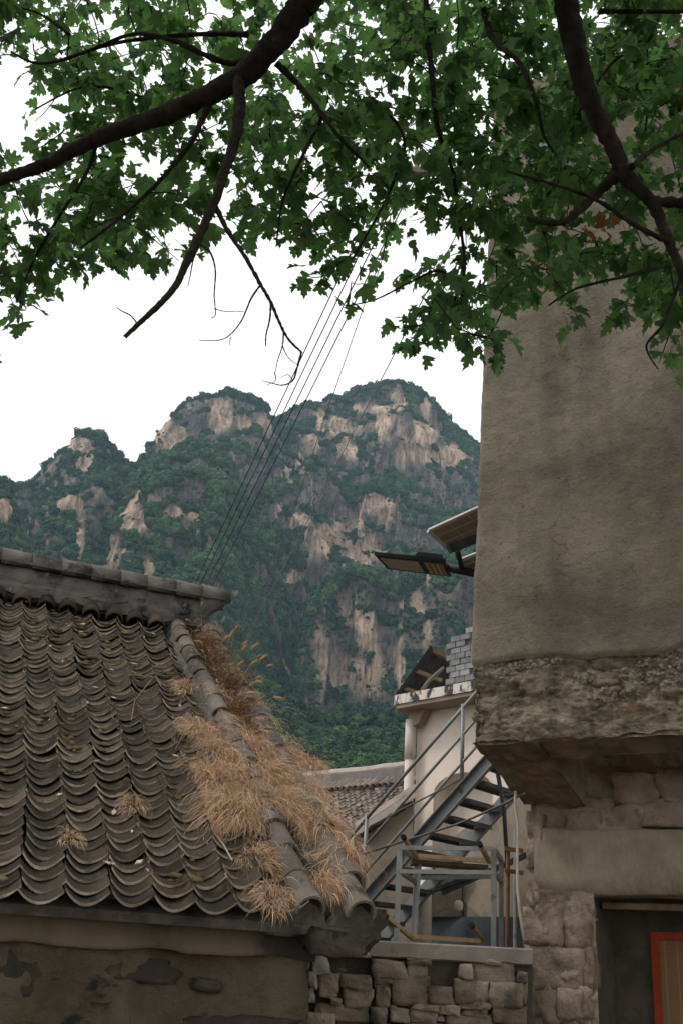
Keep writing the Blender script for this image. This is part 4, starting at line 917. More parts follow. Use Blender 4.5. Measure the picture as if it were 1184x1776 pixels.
# ------------------------------------------------------------------ low shed gable with white verge, in front of the far roof
m_cream2 = mat('shed_render', [(.3, (.36, .30, .245)), (.7, (.50, .42, .35))], 2, bumps=[(16, .4, .01)], stains=[((.25, .205, .165), 1.6, .55, .7)])
SY = 12.4
sh = thing('shed', P(660, 1560, SY), 'low cream shed with white sloping roof verge beside the far roof', 'shed')
p1, p2, p3, p4 = P(622, 1452, SY), P(716, 1390, SY), P(716, 1660, SY), P(622, 1660, SY)
MB().prism([p1, p2, p3, p4], V(-.1, .25, 0)).build('wall', m_cream2, sh)
MB().bar(P(616, 1446, SY - .06), P(718, 1378, SY - .06), .16, .07).build('verge', m_pipe, sh)
MB().bar(P(616, 1432, SY + .2), P(720, 1364, SY + .2), .10, .06).build('verge', m_pipe, sh)
for k in range(7):
    x = 628 + k * 13; stone(P(x, 1452 - (x - 622) * .66, SY - .12), (.055, .05, .022), (V(1, 0, .5), V(0, 1, 0), V(-.4, 0, 1)), 500 + k, .4, .2).build('verge_tile', m_tile, sh, True)
MB().tube([P(617, 1440, SY - .1), P(620, 1560, SY - .1)], .028, 8).build('post', mat('dark_iron', [(.3, (.03, .028, .026)), (.7, (.07, .062, .055))], 8), sh)

# ------------------------------------------------------------------ far tiled roof
FRD = V(math.sin(math.radians(138)), math.cos(math.radians(138)), 0); FRB = V(-FRD[1], FRD[0], 0)
fa = P(520, 1345, 17.5)
fh = thing('far_tiled_house', fa + V(1, 0, -2), 'further house with small grey tile roof and pale ridge', 'house')
def fp_(s, b, z): return fa + FRD * s + FRB * b + UP * z
m_ftile = mat('far_roof_tile', [(.3, (.12, .10, .085)), (.55, (.22, .185, .16)), (.75, (.33, .28, .24))], 9, island=.3)
sl = nrm(-FRB * .85 - UP * .53); b = MB(); n_f = np.cross(FRD, sl); n_f = n_f if n_f[2] > 0 else -n_f
for i in range(-4, 34):
    for j in range(24):
        c0 = fp_(-.6 + i * .115 + random.uniform(-.01, .01), 0, -.28) + sl * (.05 + j * .115) + n_f * (.015 + random.uniform(-.006, .01)); vs = []
        tl = nrm(sl + n_f * .16)
        for q in (0, .15):
            for a in (-1, -.5, 0, .5, 1): vs.append(c0 + FRD * a * .062 + tl * q + n_f * (.030 * a * a))
        vs += [v_ - n_f * .014 for v_ in vs[5:]]
        b.add(vs, [(k, k + 1, k + 6, k + 5) for k in range(4)] + [(5 + k, 6 + k, 11 + k, 10 + k) for k in range(4)])
fro = MB().prism([fp_(-1.2, 0, -.30), fp_(3.6, 0, -.30), fp_(3.6, 0, -.30) + sl * 3, fp_(-1.2, 0, -.30) + sl * 3], -n_f * .06).build('roof', m_mortar, fh)
b.build('roof_tiles', m_ftile, fro, kind='stuff')
m_fr = mat('far_ridge', [(.3, (.12, .115, .11)), (.7, (.24, .22, .21))], 5, bumps=[(12, .5, .02)])
MB().prism([fp_(-1.2, -.05, -.32), fp_(3.6, -.05, -.32), fp_(3.6, -.05, -.05), fp_(-1.2, -.05, -.05)], FRB * .2).build('ridge', m_fr, fh)
MB().tube([fp_(-1.3 + k * .25, .05, -.02 + random.uniform(-.012, .012)) for k in range(20)], .075, 8).build('ridge_cap', mat('far_cap', [(.3, (.30, .26, .23)), (.7, (.46, .40, .36))], 6), fh)
for k in range(36):
    half_tube(fp_(-1.1 + k * .13, -.10, -.25) + sl * .16, fp_(-1.1 + k * .13 + .03, -.06, -.20), .05, .045, n_f, .01, 5).build('top_tile', m_ftile, fro)
MB().prism([fp_(-1.2, .1, -4), fp_(3.6, .1, -4), fp_(3.6, .1, -.35), fp_(-1.2, .1, -.35)], FRB * 2).build('wall', m_cream2, fh)

# ------------------------------------------------------------------ steel stair
m_steel = mat('grey_steel_paint', [(.3, (.16, .172, .175)), (.7, (.25, .265, .265))], 4, rough=.42, spec=.5, metal=.2, stains=[((.17, .10, .06), 14, .64, .72), ((.20, .22, .23), 3, .6, .75)])
m_tread = mat('dark_tread', [(.3, (.035, .040, .044)), (.7, (.075, .085, .09))], 6, rough=.5, spec=.4)
SH = math.radians(128); SD = V(math.sin(SH), math.cos(SH), 0); ST_ = V(math.sin(SH - math.pi / 2), math.cos(SH - math.pi / 2), 0)
s0 = P(650, 1545, 11.0); q = on_plane(838, 1332, s0, ST_); sdir = nrm(q - s0); slen = np.linalg.norm(q - s0)
stair = thing('steel_stair', s0 + V(.3, 0, -.6), 'grey steel outdoor stair with open treads and tube handrail', 'stair')
TW = .82
def channel(a, d, L, side):
    nn = nrm(np.cross(ST_, d)); nn = nn if nn[2] > 0 else -nn; b = MB()
    mid = a + d * L / 2
    b.box(mid, (L, .012, .13), (d, ST_, nn)); b.box(mid + nn * .060 - ST_ * .03 * side, (L, .048, .010), (d, ST_, nn)); b.box(mid - nn * .060 - ST_ * .03 * side, (L, .048, .012), (d, ST_, nn)); return b
st0 = s0 - sdir * .95
channel(st0, sdir, slen + .95 + .7, 1).build('stringer', m_steel, stair)
channel(st0 + ST_ * TW, sdir, slen + .95 + .7, -1).build('stringer', m_steel, stair)
nst = int((slen + 1.5) * sdir[2] / .165)
for k in range(nst):
    c0 = st0 + sdir * (.08 + k * .165 / sdir[2])
    b = MB(); b.box(c0 + ST_ * TW / 2 + SD * .02, (.22, TW - .03, .008), (SD, ST_, UP)); b.box(c0 + ST_ * TW / 2 - SD * .088 - UP * .022, (.010, TW - .03, .034), (SD, ST_, UP)); b.box(c0 + ST_ * TW / 2 + SD * .128 - UP * .022, (.010, TW - .03, .034), (SD, ST_, UP)); b.build('tread', m_tread, stair)
rail_r = .019
for hgt in (.86, .58, .30):
    MB().tube([s0 - sdir * .5 + UP * hgt, q + sdir * .5 + UP * hgt], rail_r if hgt > .8 else .016, 8).build('rail', m_steel, stair, True)
for tt in (-.12, .80):
    a = s0 + sdir * slen * tt; MB().tube([a, a + UP * .90], .021, 8).build('post', m_steel, stair, True)
a = on_plane(862, 1342, s0 + ST_ * .2, ST_); bq = on_plane(905, 1560, s0 + ST_ * .2, ST_)
MB().tube([P(862, 1340, 10.2), P(873, 1405, 10.4), P(880, 1520, 10.6)], .022, 8).build('brace', m_tread, stair, True)
MB().bar(s0 + ST_ * TW + SD * .3 + UP * .05, s0 + ST_ * TW + SD * 1.6 + UP * .55, .05, .05).build('brace', m_tread, stair)
# shaded lower store under the stair
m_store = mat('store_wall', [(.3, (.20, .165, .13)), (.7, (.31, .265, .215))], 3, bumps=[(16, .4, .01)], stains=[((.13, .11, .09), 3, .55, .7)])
m_blue = mat('blue_grey_paint', [(.3, (.06, .075, .085)), (.7, (.11, .13, .145))], 4)
so = thing('store_room', P(800, 1580, 12.2), 'dim tan store wall with blue grey dado under the stair', 'store')
p1, p2, p3, p4 = P(800, 1440, 12.3), P(930, 1360, 11.2), P(930, 1680, 11.2), P(735, 1680, 12.4)
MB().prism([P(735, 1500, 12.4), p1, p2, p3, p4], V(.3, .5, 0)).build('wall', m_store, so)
MB().prism([P(742, 1590, 12.3), P(925, 1590, 11.12), P(925, 1680, 11.12), P(742, 1680, 12.3)], V(.02, .05, 0)).build('dado', m_blue, so)
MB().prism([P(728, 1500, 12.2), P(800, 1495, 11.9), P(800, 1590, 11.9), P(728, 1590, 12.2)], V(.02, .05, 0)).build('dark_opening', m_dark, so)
MB().tube([P(737, 1500, 11.75), P(735, 1660, 11.75)], .075, 12).build('downpipe', m_pipe, so, True)
MB().bar(P(728, 1552, 11.6), P(825, 1518, 11.2), .06, .04).build('canopy_edge', m_tread, so)
stone(P(794, 1571, 11.5), (.045, .045, .05), (V(1, 0, 0), V(0, 1, 0), UP), 11, .9, .05).build('lamp_globe', m_pipe, None, True, label='small round white lamp on the store wall under the stair', category='lamp')

# ------------------------------------------------------------------ welded steel frame and upturned stool behind the stone wall
m_galv = mat('galvanised_steel', [(.3, (.24, .245, .245)), (.7, (.40, .405, .40))], 7, rough=.5, metal=.35, stains=[((.22, .13, .075), 8, .62, .72)])
fz = 2.45
fr = thing('steel_rack', P(775, 1630, 7.4), 'welded grey steel angle frame standing on the terrace behind coping', 'rack')
FYf, FYb = 7.3, 7.95
cor = {}
for nme, x, yt, yb, Y in (('fl', 693, 1470, 1628, FYf), ('fr', 855, 1472, 1634, FYf), ('bl', 722, 1492, 1622, FYb), ('br', 868, 1490, 1630, FYb)):
    a = P(x, yt, Y); b_ = V(a[0], Y, 2.36); cor[nme] = a; bb = MB(); bb.box((a + b_) / 2 + V(.0, .0, 0), (.034, .004, a[2] - b_[2])); bb.box((a + b_) / 2 + V(-.017 if 'l' in nme else .017, .017, 0), (.004, .034, a[2] - b_[2])); bb.box((a + b_) / 2 + V(0, .012, 0), (.026, .02, a[2] - b_[2])); bb.build('post', m_galv, fr)
def fbar(a, b, name='rail', wd=.028): MB().bar(a, b, wd, wd).build(name, m_galv, fr)
dzn = V(0, 0, -.155)
fbar(cor['fl'], cor['fr']); fbar(cor['fl'] + dzn, cor['fr'] + dzn); fbar(cor['bl'], cor['br']); fbar(cor['bl'] + dzn * .8, cor['br'] + dzn * .8)
for a, b_ in (('fl', 'bl'), ('fr', 'br')): fbar(cor[a], cor[b_]); fbar(cor[a] + dzn, cor[b_] + dzn)
pa = P(728, 1496, 7.7); fbar(pa, V(pa[0] - .03, 7.7, 2.36), 'post', .022)
# stool: light wood with black rubber tips
m_wood = mat('light_wood', [(.3, (.42, .28, .15)), (.7, (.60, .43, .26))], 6, stretch=(4, 4, 1))
m_rub = mat('black_rubber', [(.3, (.012, .012, .012)), (.7, (.03, .03, .03))], 9)
stl = thing('wooden_stool', P(770, 1620, 7.5), 'light wooden stool lying upturned inside the steel frame, black leg tips', 'stool')
for (x0, y0, Y0, x1, y1, Y1) in ((667, 1588, 7.12, 715, 1628, 7.55), (817, 1605, 7.12, 838, 1630, 7.5), (699, 1452, 7.2, 722, 1486, 7.6), (831, 1464, 7.2, 848, 1496, 7.55)):
    a, b_ = P(x0, y0, Y0), P(x1, y1, Y1); lg = MB().bar(a, b_, .026, .026).build('leg', m_wood, stl); d = nrm(b_ - a); MB().tube([a - d * .012, a + d * .022], .019, 8).build('rubber_tip', m_rub, lg)
for (x0, y0, x1, y1, Y) in ((712, 1624, 832, 1632, 7.6), (722, 1484, 848, 1494, 7.6)): MB().bar(P(x0, y0, Y), P(x1, y1, Y), .05, .028).build('seat_rail', m_wood, stl)
MB().prism([P(716, 1490, 7.62), P(846, 1500, 7.62), P(834, 1628, 7.62), P(715, 1626, 7.62)][:2] + [P(846, 1506, 7.62), P(716, 1497, 7.62)], V(0, .28, 0)).build('seat', m_timber, stl)
# rusty formwork props and pale cable beside the pier
m_rust = mat('rusty_steel', [(.3, (.16, .085, .045)), (.7, (.30, .18, .11))], 7, bumps=[(40, .4, .004)])
for k, (x, y0, y1, Y, m, lb) in enumerate([(880, 1468, 1634, 8.2, m_rust, 'rusty brown prop with side lugs beside the stone pier'), (893, 1440, 1636, 8.5, m_galv, 'thin grey prop standing behind the pale cable')]):
    a = P(x, y0, Y); b = MB().tube([a, V(a[0] - .01, Y, 2.33)], .016, 8)
    if k == 0:
        for yy in (1472, 1510): b.bar(P(x - 6, yy, Y - .03), P(x + 26, yy + 4, Y - .03), .03, .03)
    b.build('prop', m, label=lb, category='prop')
m_cord = mat('pale_cord', [(.3, (.36, .31, .25)), (.7, (.50, .44, .37))], 9)
def wire(name, pts, r, m, lb, cat='cable', group=None, seg=5):
    kw = dict(label=lb, category=cat)
    if group: kw['group'] = group
    return MB().tube(pts, r, seg).build(name, m, None, True, **kw)
wire('hanging_cord', [P(x, y, 6.6) for x, y in ((893, 1372), (892, 1395), (897, 1430), (896, 1480), (896, 1540), (900, 1580), (907, 1630))], .009, m_cord, 'pale cord hanging from the overhang down beside the pier', 'cord')
m_cab = mat('grey_cable', [(.3, (.10, .092, .085)), (.7, (.22, .20, .185))], 12)
wire('slack_cable', [P(x, y, Y) for x, y, Y in ((908, 1376, 6.7), (893, 1383, 6.9), (878, 1392, 7.3), (850, 1404, 8.2), (820, 1418, 8.8), (790, 1430, 9.0), (740, 1446, 9.0), (690, 1462, 9.0), (625, 1482, 9.0))], .010, m_cab, 'knotted slack cable strung from the overhang across the stair')
for k in range(5): pass
wire('slack_cable', [P(x, y, 9.4) for x, y in ((640, 1434), (700, 1402), (760, 1372), (800, 1350))], .008, m_cab, 'thin cable running up beside the stair handrail')

# ------------------------------------------------------------------ solar street lamp on the side of the building
m_lamp = mat('dark_lamp_body', [(.3, (.022, .025, .026)), (.7, (.05, .055, .056))], 5, rough=.5)
m_diff = mat('lamp_diffuser', [(.3, (.36, .33, .28)), (.7, (.44, .40, .34))], 3, rough=.4)
m_led = mat('yellow_led_board', [(.3, (.20, .15, .025)), (.7, (.34, .26, .05))], 14, rough=.4)
m_cell = mat('solar_backsheet', [(.3, (.30, .25, .205)), (.7, (.38, .32, .265))], 4, rough=.6)
m_alu = mat('aluminium_frame', [(.3, (.52, .50, .48)), (.7, (.66, .64, .62))], 5, rough=.4, metal=.3)
sl_ = thing('solar_street_lamp', P(900, 1000, 8.0), 'solar street lamp head and tilted panels mounted on the concrete building', 'street lamp')
LYa = 7.6
a, b_ = P(649, 963, LYa - .25), P(772, 975, LYa + .05); d_, c_ = on_z(672, 987, a[2] - .015), on_z(783, 1001, b_[2] - .015)
# head lies nearly level: underside quad a-b-c-d
hd_ = MB(); upv = V(0, 0, .03)
hd_.prism([a, b_, c_, d_], upv); hd_.build('lamp_body', m_lamp, sl_)
def lerp(p, q, t_): return p + (q - p) * t_
def quad(u0, u1, v0, v1, dz): return [lerp(lerp(a, b_, u), lerp(d_, c_, u), v) + V(0, 0, dz) for u, v in ((u0, v0), (u1, v0), (u1, v1), (u0, v1))]
MB().prism(quad(.05, .58, .14, .86, -.006), V(0, 0, .005)).build('diffuser', m_diff, sl_)
MB().prism(quad(.66, .94, .12, .90, -.006), V(0, 0, .005)).build('led_board', m_led, sl_)
for k in range(3): MB().bar(*[quad(.70 + k * .08, .70 + k * .08 + .01, .16, .84, -.009)[j] for j in (0, 3)], .006, .004).build('led_strip', m_alu, sl_)
tq = quad(.52, .97, .1, .9, .03); tq2 = quad(.58, .93, .16, .84, .085)
MB().add(tq + tq2, [(0, 1, 2, 3), (4, 7, 6, 5)] + [(i, 4 + i, 4 + (i + 1) % 4, (i + 1) % 4) for i in range(4)]).build('driver_box', m_lamp, sl_)
MB().tube([lerp(b_, c_, .5) + V(-.02, 0, .02), P(800, 990, LYa + .15), P(826, 995, LYa + .2), P(905, 1010, LYa + .35)], .034, 10).build('arm', m_lamp, sl_, True)
def panel(q, nm_):
    q = [np.asarray(x_) for x_ in q]; nn = nrm(np.cross(q[1] - q[0], q[3] - q[0])); nn = nn if nn[2] > 0 else -nn
    pb = MB().prism(q, nn * .02).build('solar_panel', m_cell, sl_)
    for i in range(4): MB().bar(q[i] + nn * .006, q[(i + 1) % 4] + nn * .006, .018, .032, nn).build('panel_frame', m_alu, pb)
    for t_ in (.33, .66): MB().bar(lerp(q[0], q[3], t_) - nn * .003, lerp(q[1], q[2], t_) - nn * .003, .008, .004, nn).build('cell_line', m_alu, pb)
    for t_ in (.3, .6): MB().bar(lerp(q[0], q[1], t_) - nn * .003, lerp(q[3], q[2], t_) - nn * .003, .008, .004, nn).build('cell_line', m_alu, pb)
panel([P(743, 921, 7.35), P(850, 872, 7.35), P(890, 905, 7.62), P(776, 952, 7.62)], 0)
panel([P(796, 973, 7.7), P(850, 952, 7.7), P(880, 975, 7.85), P(815, 998, 7.85)], 1)
MB().bar(P(778, 952, 7.3), P(850, 925, 7.45), .05, .07).build('panel_bracket', m_lamp, sl_)
MB().tube([P(792, 955, 7.5), P(800, 985, 7.72)], .022, 8).build('panel_post', m_lamp, sl_)

# ------------------------------------------------------------------ wire bracket high on the building, and overhead lines
m_iron = mat('bracket_iron', [(.3, (.14, .125, .12)), (.7, (.24, .215, .20))], 7)
m_porc = mat('insulator_porcelain', [(.3, (.30, .10, .07)), (.7, (.42, .16, .11))], 9, rough=.3)
wbk = thing('wire_bracket', P(860, 300, 8.4), 'iron wall bracket with insulators carrying the overhead lines', 'bracket')
MB().bar(P(690, 296, 8.2), P(880, 302, 8.5), .07, .07).build('cross_arm', m_iron, wbk)
MB().bar(P(722, 262, 8.3), P(722, 296, 8.25), .04, .04).build('upright', m_iron, wbk); MB().bar(P(752, 268, 8.3), P(752, 296, 8.25), .04, .04).build('upright', m_iron, wbk)
MB().bar(P(775, 305, 8.3), P(880, 380, 8.5), .04, .04).build('strut', m_iron, wbk)
m_line = mat('line_wire', [(.3, (.020, .022, .024)), (.7, (.045, .047, .05))], 9)
def catenary(a, b, sag, n=28): return [a + (b - a) * t_ - UP * sag * 4 * t_ * (1 - t_) for t_ in np.linspace(0, 1, n)]
for k, (xt, xb) in enumerate(((676, 336), (694, 345), (712, 355), (731, 367))):
    top = P(xt, 292, 8.15 + k * .03); far = P(xb - 8, 1036, 19 + .15 * k)
    MB().tube([top - UP * .02, top + UP * .06], [.03, .018], 8).build('insulator', m_porc, wbk, True)
    wire('power_line', catenary(top, far, .01), .0075, m_line, 'dark overhead line running from iron bracket to behind the tiled ridge', 'power line', 'overhead lines in a parallel run of four')
po = P(352, 1040, 19.2); MB().tube([V(po[0], po[1], 0), po + UP * .05], [.12, .09], 10).build('utility_pole', m_iron, label='utility pole standing behind the tiled house', category='pole')
wire('thin_line', catenary(P(700, 330, 8.3), P(405, 1185, 24), .0), .0055, m_cab, 'thin slack line left of the pale twin line, crossing the right summit', 'power line')
wire('thin_line', catenary(P(810, 370, 8.4), P(395, 1170, 22), .0), .0065, mat('pale_line', [(.3, (.16, .15, .14)), (.7, (.26, .245, .235))], 9), 'pale thin line sloping over the right summit from the building', 'power line')
wire('thin_line', catenary(P(740, 450, 8.4), P(870, 660, 7.2), .0, 6), .003, m_cab, 'hair thin wire falling to the building edge below the leaves', 'power line')

# ------------------------------------------------------------------ big tree overhead
m_bark = mat('bark', [(.3, (.014, .011, .009)), (.6, (.036, .029, .024)), (.8, (.065, .055, .047))], 22, stretch=(1, 1, .5), bumps=[(40, 1.0, .03), (12, .8, .03)], stains=[((.13, .125, .115), 7, .66, .74)])
m_deadbark = mat('dead_bark', [(.3, (.016, .013, .011)), (.7, (.048, .039, .033))], 34, bumps=[(60, 1.0, .02)])
m_leaf = leaf_mat('green_leaf', (.022, .056, .028), (.095, .158, .055), (.155, .31, .085), .52)
m_brown = leaf_mat('brown_leaf', (.10, .045, .02), (.20, .09, .03), (.2, .08, .02), .3)
tree = thing('tree', V(1.9, -1.6, 0), 'large broadleaf tree with lobed leaves arching overhead in front of building', 'tree')
def smooth_path(pts, n=9):
    pts = [np.asarray(p, float) for p in pts]; out = []
    for i in range(len(pts) - 1):
        a, b, c_, d_ = pts[max(i - 1, 0)], pts[i], pts[i + 1], pts[min(i + 2, len(pts) - 1)]
        for k in range(n):
            t_ = k / n; out.append(.5 * ((2 * b) + (c_ - a) * t_ + (2 * a - 5 * b + 4 * c_ - d_) * t_ ** 2 + (3 * b - a - 3 * c_ + d_) * t_ ** 3))
    return out + [pts[-1]]
nodes = []
def limb(pts, r0, r1, name, m=None, par=None, knob=.05, reg=True, sides=10):
    sp = smooth_path(pts); n = len(sp); r = [(r0 + (r1 - r0) * (i / (n - 1)) ** .8) * (1 + knob * math.sin(i * 2.1 + r0 * 99) * random.random()) for i in range(n)]
    sp = [p + np.array([random.gauss(0, 1) for _ in range(3)]) * r[i] * .06 for i, p in enumerate(sp)]
    if reg: nodes.extend([(p, r[i]) for i, p in enumerate(sp)])
    if r0 > .02: sides = 16
    b = MB().tube(sp, r, sides)
    if r0 > .008:
        a = np.array(b.v); cc = np.repeat(np.array(sp), sides, 0); rr = np.repeat(np.array(r), sides)[:, None]
        b.v = [tuple(q) for q in cc + (a - cc) * (1 + .16 * fbm(a * .5 / rr.mean(), 3, 5)[:, None] + .10 * fbm(a * 2.0 / rr.mean(), 2, 6)[:, None])]
    return b.build(name, m or m_bark, par or tree, True)
def pz(*q): return [P(x, y, Y) for x, y, Y in q]
crotch = V(1.75, -1.2, 5.0)
limb([V(1.9, -1.6, -.1), V(1.85, -1.5, 2.0), V(1.8, -1.3, 3.8), crotch], .22, .16, 'trunk', reg=False)
limb([crotch, V(1.3, .0, 6.6), P(640, -180, 2.5), *pz((585, -90, 2.5), (530, 0, 2.6), (480, 70, 2.65), (430, 125, 2.7), (360, 165, 2.75), (270, 205, 2.8), (170, 240, 2.83), (80, 285, 2.86), (0, 312, 2.9), (-120, 350, 3.0))], .078, .015, 'branch')
limb([crotch, V(2.1, .2, 5.6), P(985, -260, 2.3), *pz((978, -60, 2.5), (988, 40, 2.6), (1005, 120, 2.65), (1028, 190, 2.7), (1060, 250, 2.72), (1085, 305, 2.74), (1125, 345, 2.75), (1150, 395, 2.76), (1172, 450, 2.76), (1200, 520, 2.76))], .062, .012, 'branch')
dead = limb(pz((412, 135, 2.70), (416, 185, 2.70), (408, 240, 2.70), (392, 290, 2.70), (372, 350, 2.70), (345, 410, 2.70), (322, 460, 2.70), (305, 495, 2.70), (275, 530, 2.70), (245, 558, 2.70), (217, 584, 2.70)), .023, .007, 'dead_branch', m_deadbark, reg=False)
for pts_, r0, r1 in [([(238, 560), (228, 548), (213, 540), (202, 533)], .003, .0015), ([(350, 425), (366, 440), (374, 470), (372, 510), (374, 545), (366, 552)], .0045, .0012), ([(345, 428), (336, 450), (330, 480), (326, 498)], .004, .001), ([(372, 535), (390, 540), (424, 540)], .002, .001),
                     ([(375, 360), (395, 400), (425, 445), (450, 490), (470, 525), (485, 560), (500, 588), (523, 611)], .010, .0035), ([(450, 497), (435, 520), (420, 555), (400, 580), (380, 590), (345, 590)], .004, .0012), ([(470, 528), (468, 555), (462, 580), (461, 600)], .004, .002),
                     ([(492, 578), (490, 600), (482, 625), (478, 645)], .0032, .001), ([(490, 600), (500, 620), (515, 632)], .0022, .001), ([(523, 611), (515, 640), (508, 660), (490, 668), (470, 664), (455, 660)], .0042, .001), ([(508, 660), (500, 650), (486, 655)], .002, .0008), ([(400, 585), (398, 600)], .002, .0008), ([(476, 645), (478, 660), (462, 668)], .002, .0008)]:
    limb(pz(*[(x, y, 2.70 + .0001 * (600 - y)) for x, y in pts_]), r0, r1, 'dead_twig', m_deadbark, dead, .25, False, 5)
for pts_, r0, r1, Y in [([(470, 80), (400, 110), (300, 70), (230, 60), (150, 90)], .016, .005, 3.1), ([(430, 60), (330, 60), (200, 75), (80, 110), (20, 90)], .012, .004, 3.3), ([(370, 165), (350, 210), (330, 250), (290, 300), (240, 350), (180, 400), (140, 430)], .014, .004, 3.2), ([(480, 110), (520, 150), (560, 200), (590, 240), (640, 290)], .014, .005, 3.1),
                        ([(735, -40), (742, 60), (750, 150), (760, 230), (785, 300), (795, 380), (805, 450), (800, 520)], .016, .005, 3.5), ([(830, -30), (850, 60), (900, 110), (930, 180), (945, 240), (985, 300)], .016, .004, 3.3), ([(1070, 300), (1030, 340), (975, 385), (915, 380)], .022, .008, 3.0), ([(1160, 420), (1100, 390), (1030, 345), (960, 320), (880, 298)], .011, .004, 2.95),
                        ([(1095, 290), (1130, 260), (1184, 230)], .012, .006, 3.0), ([(1125, 350), (1184, 352), (1230, 350)], .022, .014, 3.0), ([(800, 500), (760, 470), (710, 490), (650, 520), (600, 530)], .007, .002, 3.5), ([(805, 450), (780, 540), (740, 560), (690, 570)], .006, .002, 3.5), ([(1160, 460), (1080, 480), (1000, 500), (950, 530)], .008, .003, 3.1), ([(1180, 480), (1150, 560), (1120, 600), (1140, 640)], .007, .002, 3.1),
                        ([(280, 205), (250, 170), (150, 150), (60, 190)], .010, .003, 3.4), ([(170, 240), (150, 300), (100, 380), (60, 450), (30, 520)], .010, .003, 3.5), ([(590, 200), (650, 180), (700, 240), (680, 320), (640, 400), (610, 450)], .010, .003, 3.6), ([(560, 200), (520, 280), (490, 350), (480, 420)], .009, .003, 3.3), ([(1100, -30), (1130, 60), (1060, 110), (1000, 200)], .010, .003, 3.3), ([(1040, 20), (1184, 20)], .011, .008, 3.2),
                        ([(120, 60), (60, 20), (-40, 0)], .008, .003, 3.4), ([(-120, 350), (-60, 420), (0, 470)], .008, .003, 3.6)]:
    limb(pz(*[(x, y, Y - .25 + random.uniform(-.08, .08)) for x, y in pts_]), r0, r1, 'branch', None, None, .25, True, 7)
# leaf clusters: rough density of foliage, one character per 59 px cell of the photograph
DENS = ["67788876568999998888", "58888887568999999887", "05888878889899999987", "03788777898889999877", "67677888788888989776", "78888707878746899655", "88888637863247974545", "78876500450025788787", "62100000014467720367", "00000000000336600235", "00000000000001100013"]
centres = []
for ry in range(-7, 11):
    for rx in range(-5, 26):
        if 0 <= ry and 0 <= rx < 20: dn_ = int(DENS[ry][rx])
        elif ry < 0: dn_ = 6
        else: dn_ = int(DENS[ry][0 if rx < 0 else 19]) if ry < 8 else 2
        nlv = (dn_ / 9) ** 1.45 * (5.0 if rx < 7 else 5.8)
        for k in range(int(nlv) + (random.random() < nlv % 1)):
            x = (rx + random.random()) * 59.2; y = (ry + random.random()) * 60
            Y = random.uniform(3.05, 4.4) if x < 850 else random.uniform(3.0, 4.2)
            if ry < 0: Y *= max(.45, 1 + ry * .07)
            centres.append(P(x, y, Y))
for k in range(620):                                            # the crown goes on overhead and behind
    centres.append(V(random.uniform(-4.5, 5.0), random.uniform(-6.0, 1.6), random.uniform(5.2, 7.2)))
node_p = np.array([q[0] for q in nodes]); used = list(node_p)
order = sorted(range(len(centres)), key=lambda i: np.min(np.linalg.norm(node_p - centres[i], axis=1)))
def leaf_outline(seed):
    r = random.Random(seed); pts = [(0, 0)]
    lobes = [(-62, .62), (-36, .50), (-30, .80), (-14, .58), (0, 1.02)]
    half = [(.10, .03), (.30, .05), (.48, .16), (.40, .22), (.47, .32), (.34, .34), (.22, .38), (.40, .56), (.33, .60), (.36, .72), (.24, .70), (.13, .66), (.20, .86), (.10, .88), (0.0, 1.05)]
    half = [(a * r.uniform(.88, 1.12), b * r.uniform(.95, 1.05)) for a, b in half]
    right = half; left = [(-a * r.uniform(.85, 1.15), b) for a, b in half[:-1]][::-1]
    pts = [(0, .02)] + right + left
    cu, dr = r.uniform(-.5, .9), r.uniform(.1, .6)
    v = [(x, y, cu * x * x - dr * (y - .3) ** 2 + .10 * abs(x) + r.gauss(0, .022)) for x, y in pts]
    cen = (0, .42, -.01); return v + [cen], [(i, (i + 1) % len(pts), len(pts)) for i in range(len(pts))]
LEAF = [leaf_outline(k) for k in range(9)]
leaf_me = [MB().add(*q).mesh('leaf', m_leaf, True) for q in LEAF]
leaves = []; tw = MB()
for ci in order:
    c0 = centres[ci]; arr = np.array(used); j = int(np.argmin(np.linalg.norm(arr - c0, axis=1))); a = arr[j]
    dvec = c0 - a; L = np.linalg.norm(dvec)
    mid = (a + c0) / 2 + V(random.gauss(0, .06), random.gauss(0, .06), random.gauss(.03, .05)) * min(1, L * 2)
    pth = [a * (1 - t_) ** 2 + mid * 2 * t_ * (1 - t_) + c0 * t_ ** 2 for t_ in np.linspace(0, 1, 5)]
    tw.tube(pth, [.0036, .003, .0026, .0022, .0016], 4, False); used += [pth[2], pth[3], pth[4]]
    dd = nrm(dvec + V(random.gauss(0, .2), random.gauss(0, .2), -.1))
    for k in range(random.randint(6, 10)):
        t_ = random.uniform(.3, 1.0); base = a + (c0 - a) * (t_ if L < .5 else max(t_, 1 - .3 / L)); base = base + np.array([random.gauss(0, .022) for _ in range(3)])
        ang = random.uniform(0, 6.283); od = nrm(V(math.cos(ang), math.sin(ang), random.gauss(-.25, .35)) + dd * .5); pl = random.uniform(.02, .05)
        st = base + od * pl; tw.tube([base, st], [.0011, .0009], 3, False)
        yv = nrm(od + V(random.gauss(0, .3), random.gauss(0, .3), random.gauss(-.45, .3))); up_ = nrm(UP + V(random.gauss(0, .45), random.gauss(0, .45), 0)); xv = nrm(np.cross(yv, up_)); zv = np.cross(xv, yv)
        sc = random.uniform(.044, .094)
        leaves.append((st, xv * sc, yv * sc, zv * sc, random.randrange(9)))
tw.build('twigs', m_bark, tree, False, kind='stuff')
def leaf_rank(q):
    p = q[0] - EYE; z = p @ CF
    if z < .3: return 9e9
    x, y = proj(q[0] + q[2] * .5)
    return np.linalg.norm(p) / np.linalg.norm(q[1]) if (0 < x < 1184 and 0 < y < 700) else 9e9
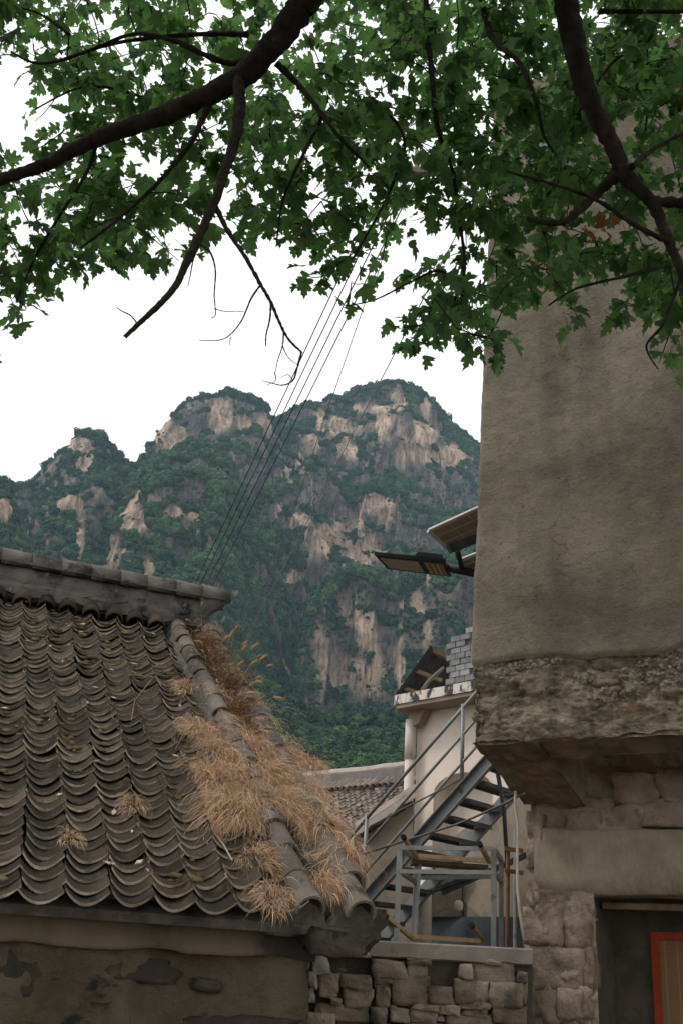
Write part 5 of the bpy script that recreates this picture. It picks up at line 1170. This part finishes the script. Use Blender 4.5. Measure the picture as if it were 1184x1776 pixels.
rank = sorted(range(len(leaves)), key=lambda i: leaf_rank(leaves[i]))
# leaves hanging clear of the mass count first
for i in rank[:300]:
    st, x, y, z, kx = leaves[i]
    Mx = Matrix([[x[0], y[0], z[0], st[0]], [x[1], y[1], z[1], st[1]], [x[2], y[2], z[2], st[2]], [0, 0, 0, 1]]); inst('leaf', leaf_me[kx], Mx, tree)
vv, ff = [], []; off = 0
for i in rank[300:]:
    st, x, y, z, kx = leaves[i]; lv = np.array(LEAF[kx][0]); vv.append(st + lv[:, :1] * x + lv[:, 1:2] * y + lv[:, 2:] * z); ff.append(np.array(LEAF[kx][1]) + off); off += len(lv)
me = npmesh('foliage', np.concatenate(vv), np.concatenate(ff), m_leaf, True); o = bpy.data.objects.new('foliage', me); COL.objects.link(o); attach(o, tree, kind='stuff')
for (x, y, Y) in ((1045, 395, 2.9), (1055, 405, 2.9), (1032, 412, 2.92), (625, 438, 3.5), (615, 445, 3.5), (640, 432, 3.5), (1060, 385, 2.88), (525, 412, 3.2)):
    kx = random.randrange(5); p = P(x, y, Y); R_ = Matrix.Rotation(random.uniform(0, 6), 4, 'Z') @ Matrix.Rotation(random.uniform(1.8, 2.8), 4, 'X') @ Matrix.Scale(random.uniform(.05, .075), 4)
    mb = leaf_me[kx].copy(); mb.materials.clear(); mb.materials.append(m_brown); inst('withered_leaf', mb, Matrix.Translation(Vector(p)) @ R_, tree)

# ------------------------------------------------------------------ air
hz = MB().box((0, 420, 228), (2200, 1240, 462)).build('haze', m_earth, kind='stuff', label='thin pale blue haze filling the valley', category='haze')
mh = bpy.data.materials.new('haze_air'); mh.use_nodes = True; t_ = mh.node_tree; t_.nodes.clear()
ou = t_.nodes.new('ShaderNodeOutputMaterial'); pv = t_.nodes.new('ShaderNodeVolumePrincipled'); pv.inputs['Color'].default_value = (.55, .79, 1.0, 1); pv.inputs['Density'].default_value = .00015; pv.inputs['Anisotropy'].default_value = .0
t_.links.new(pv.outputs[0], ou.inputs['Volume']); hz.data.materials.clear(); hz.data.materials.append(mh)
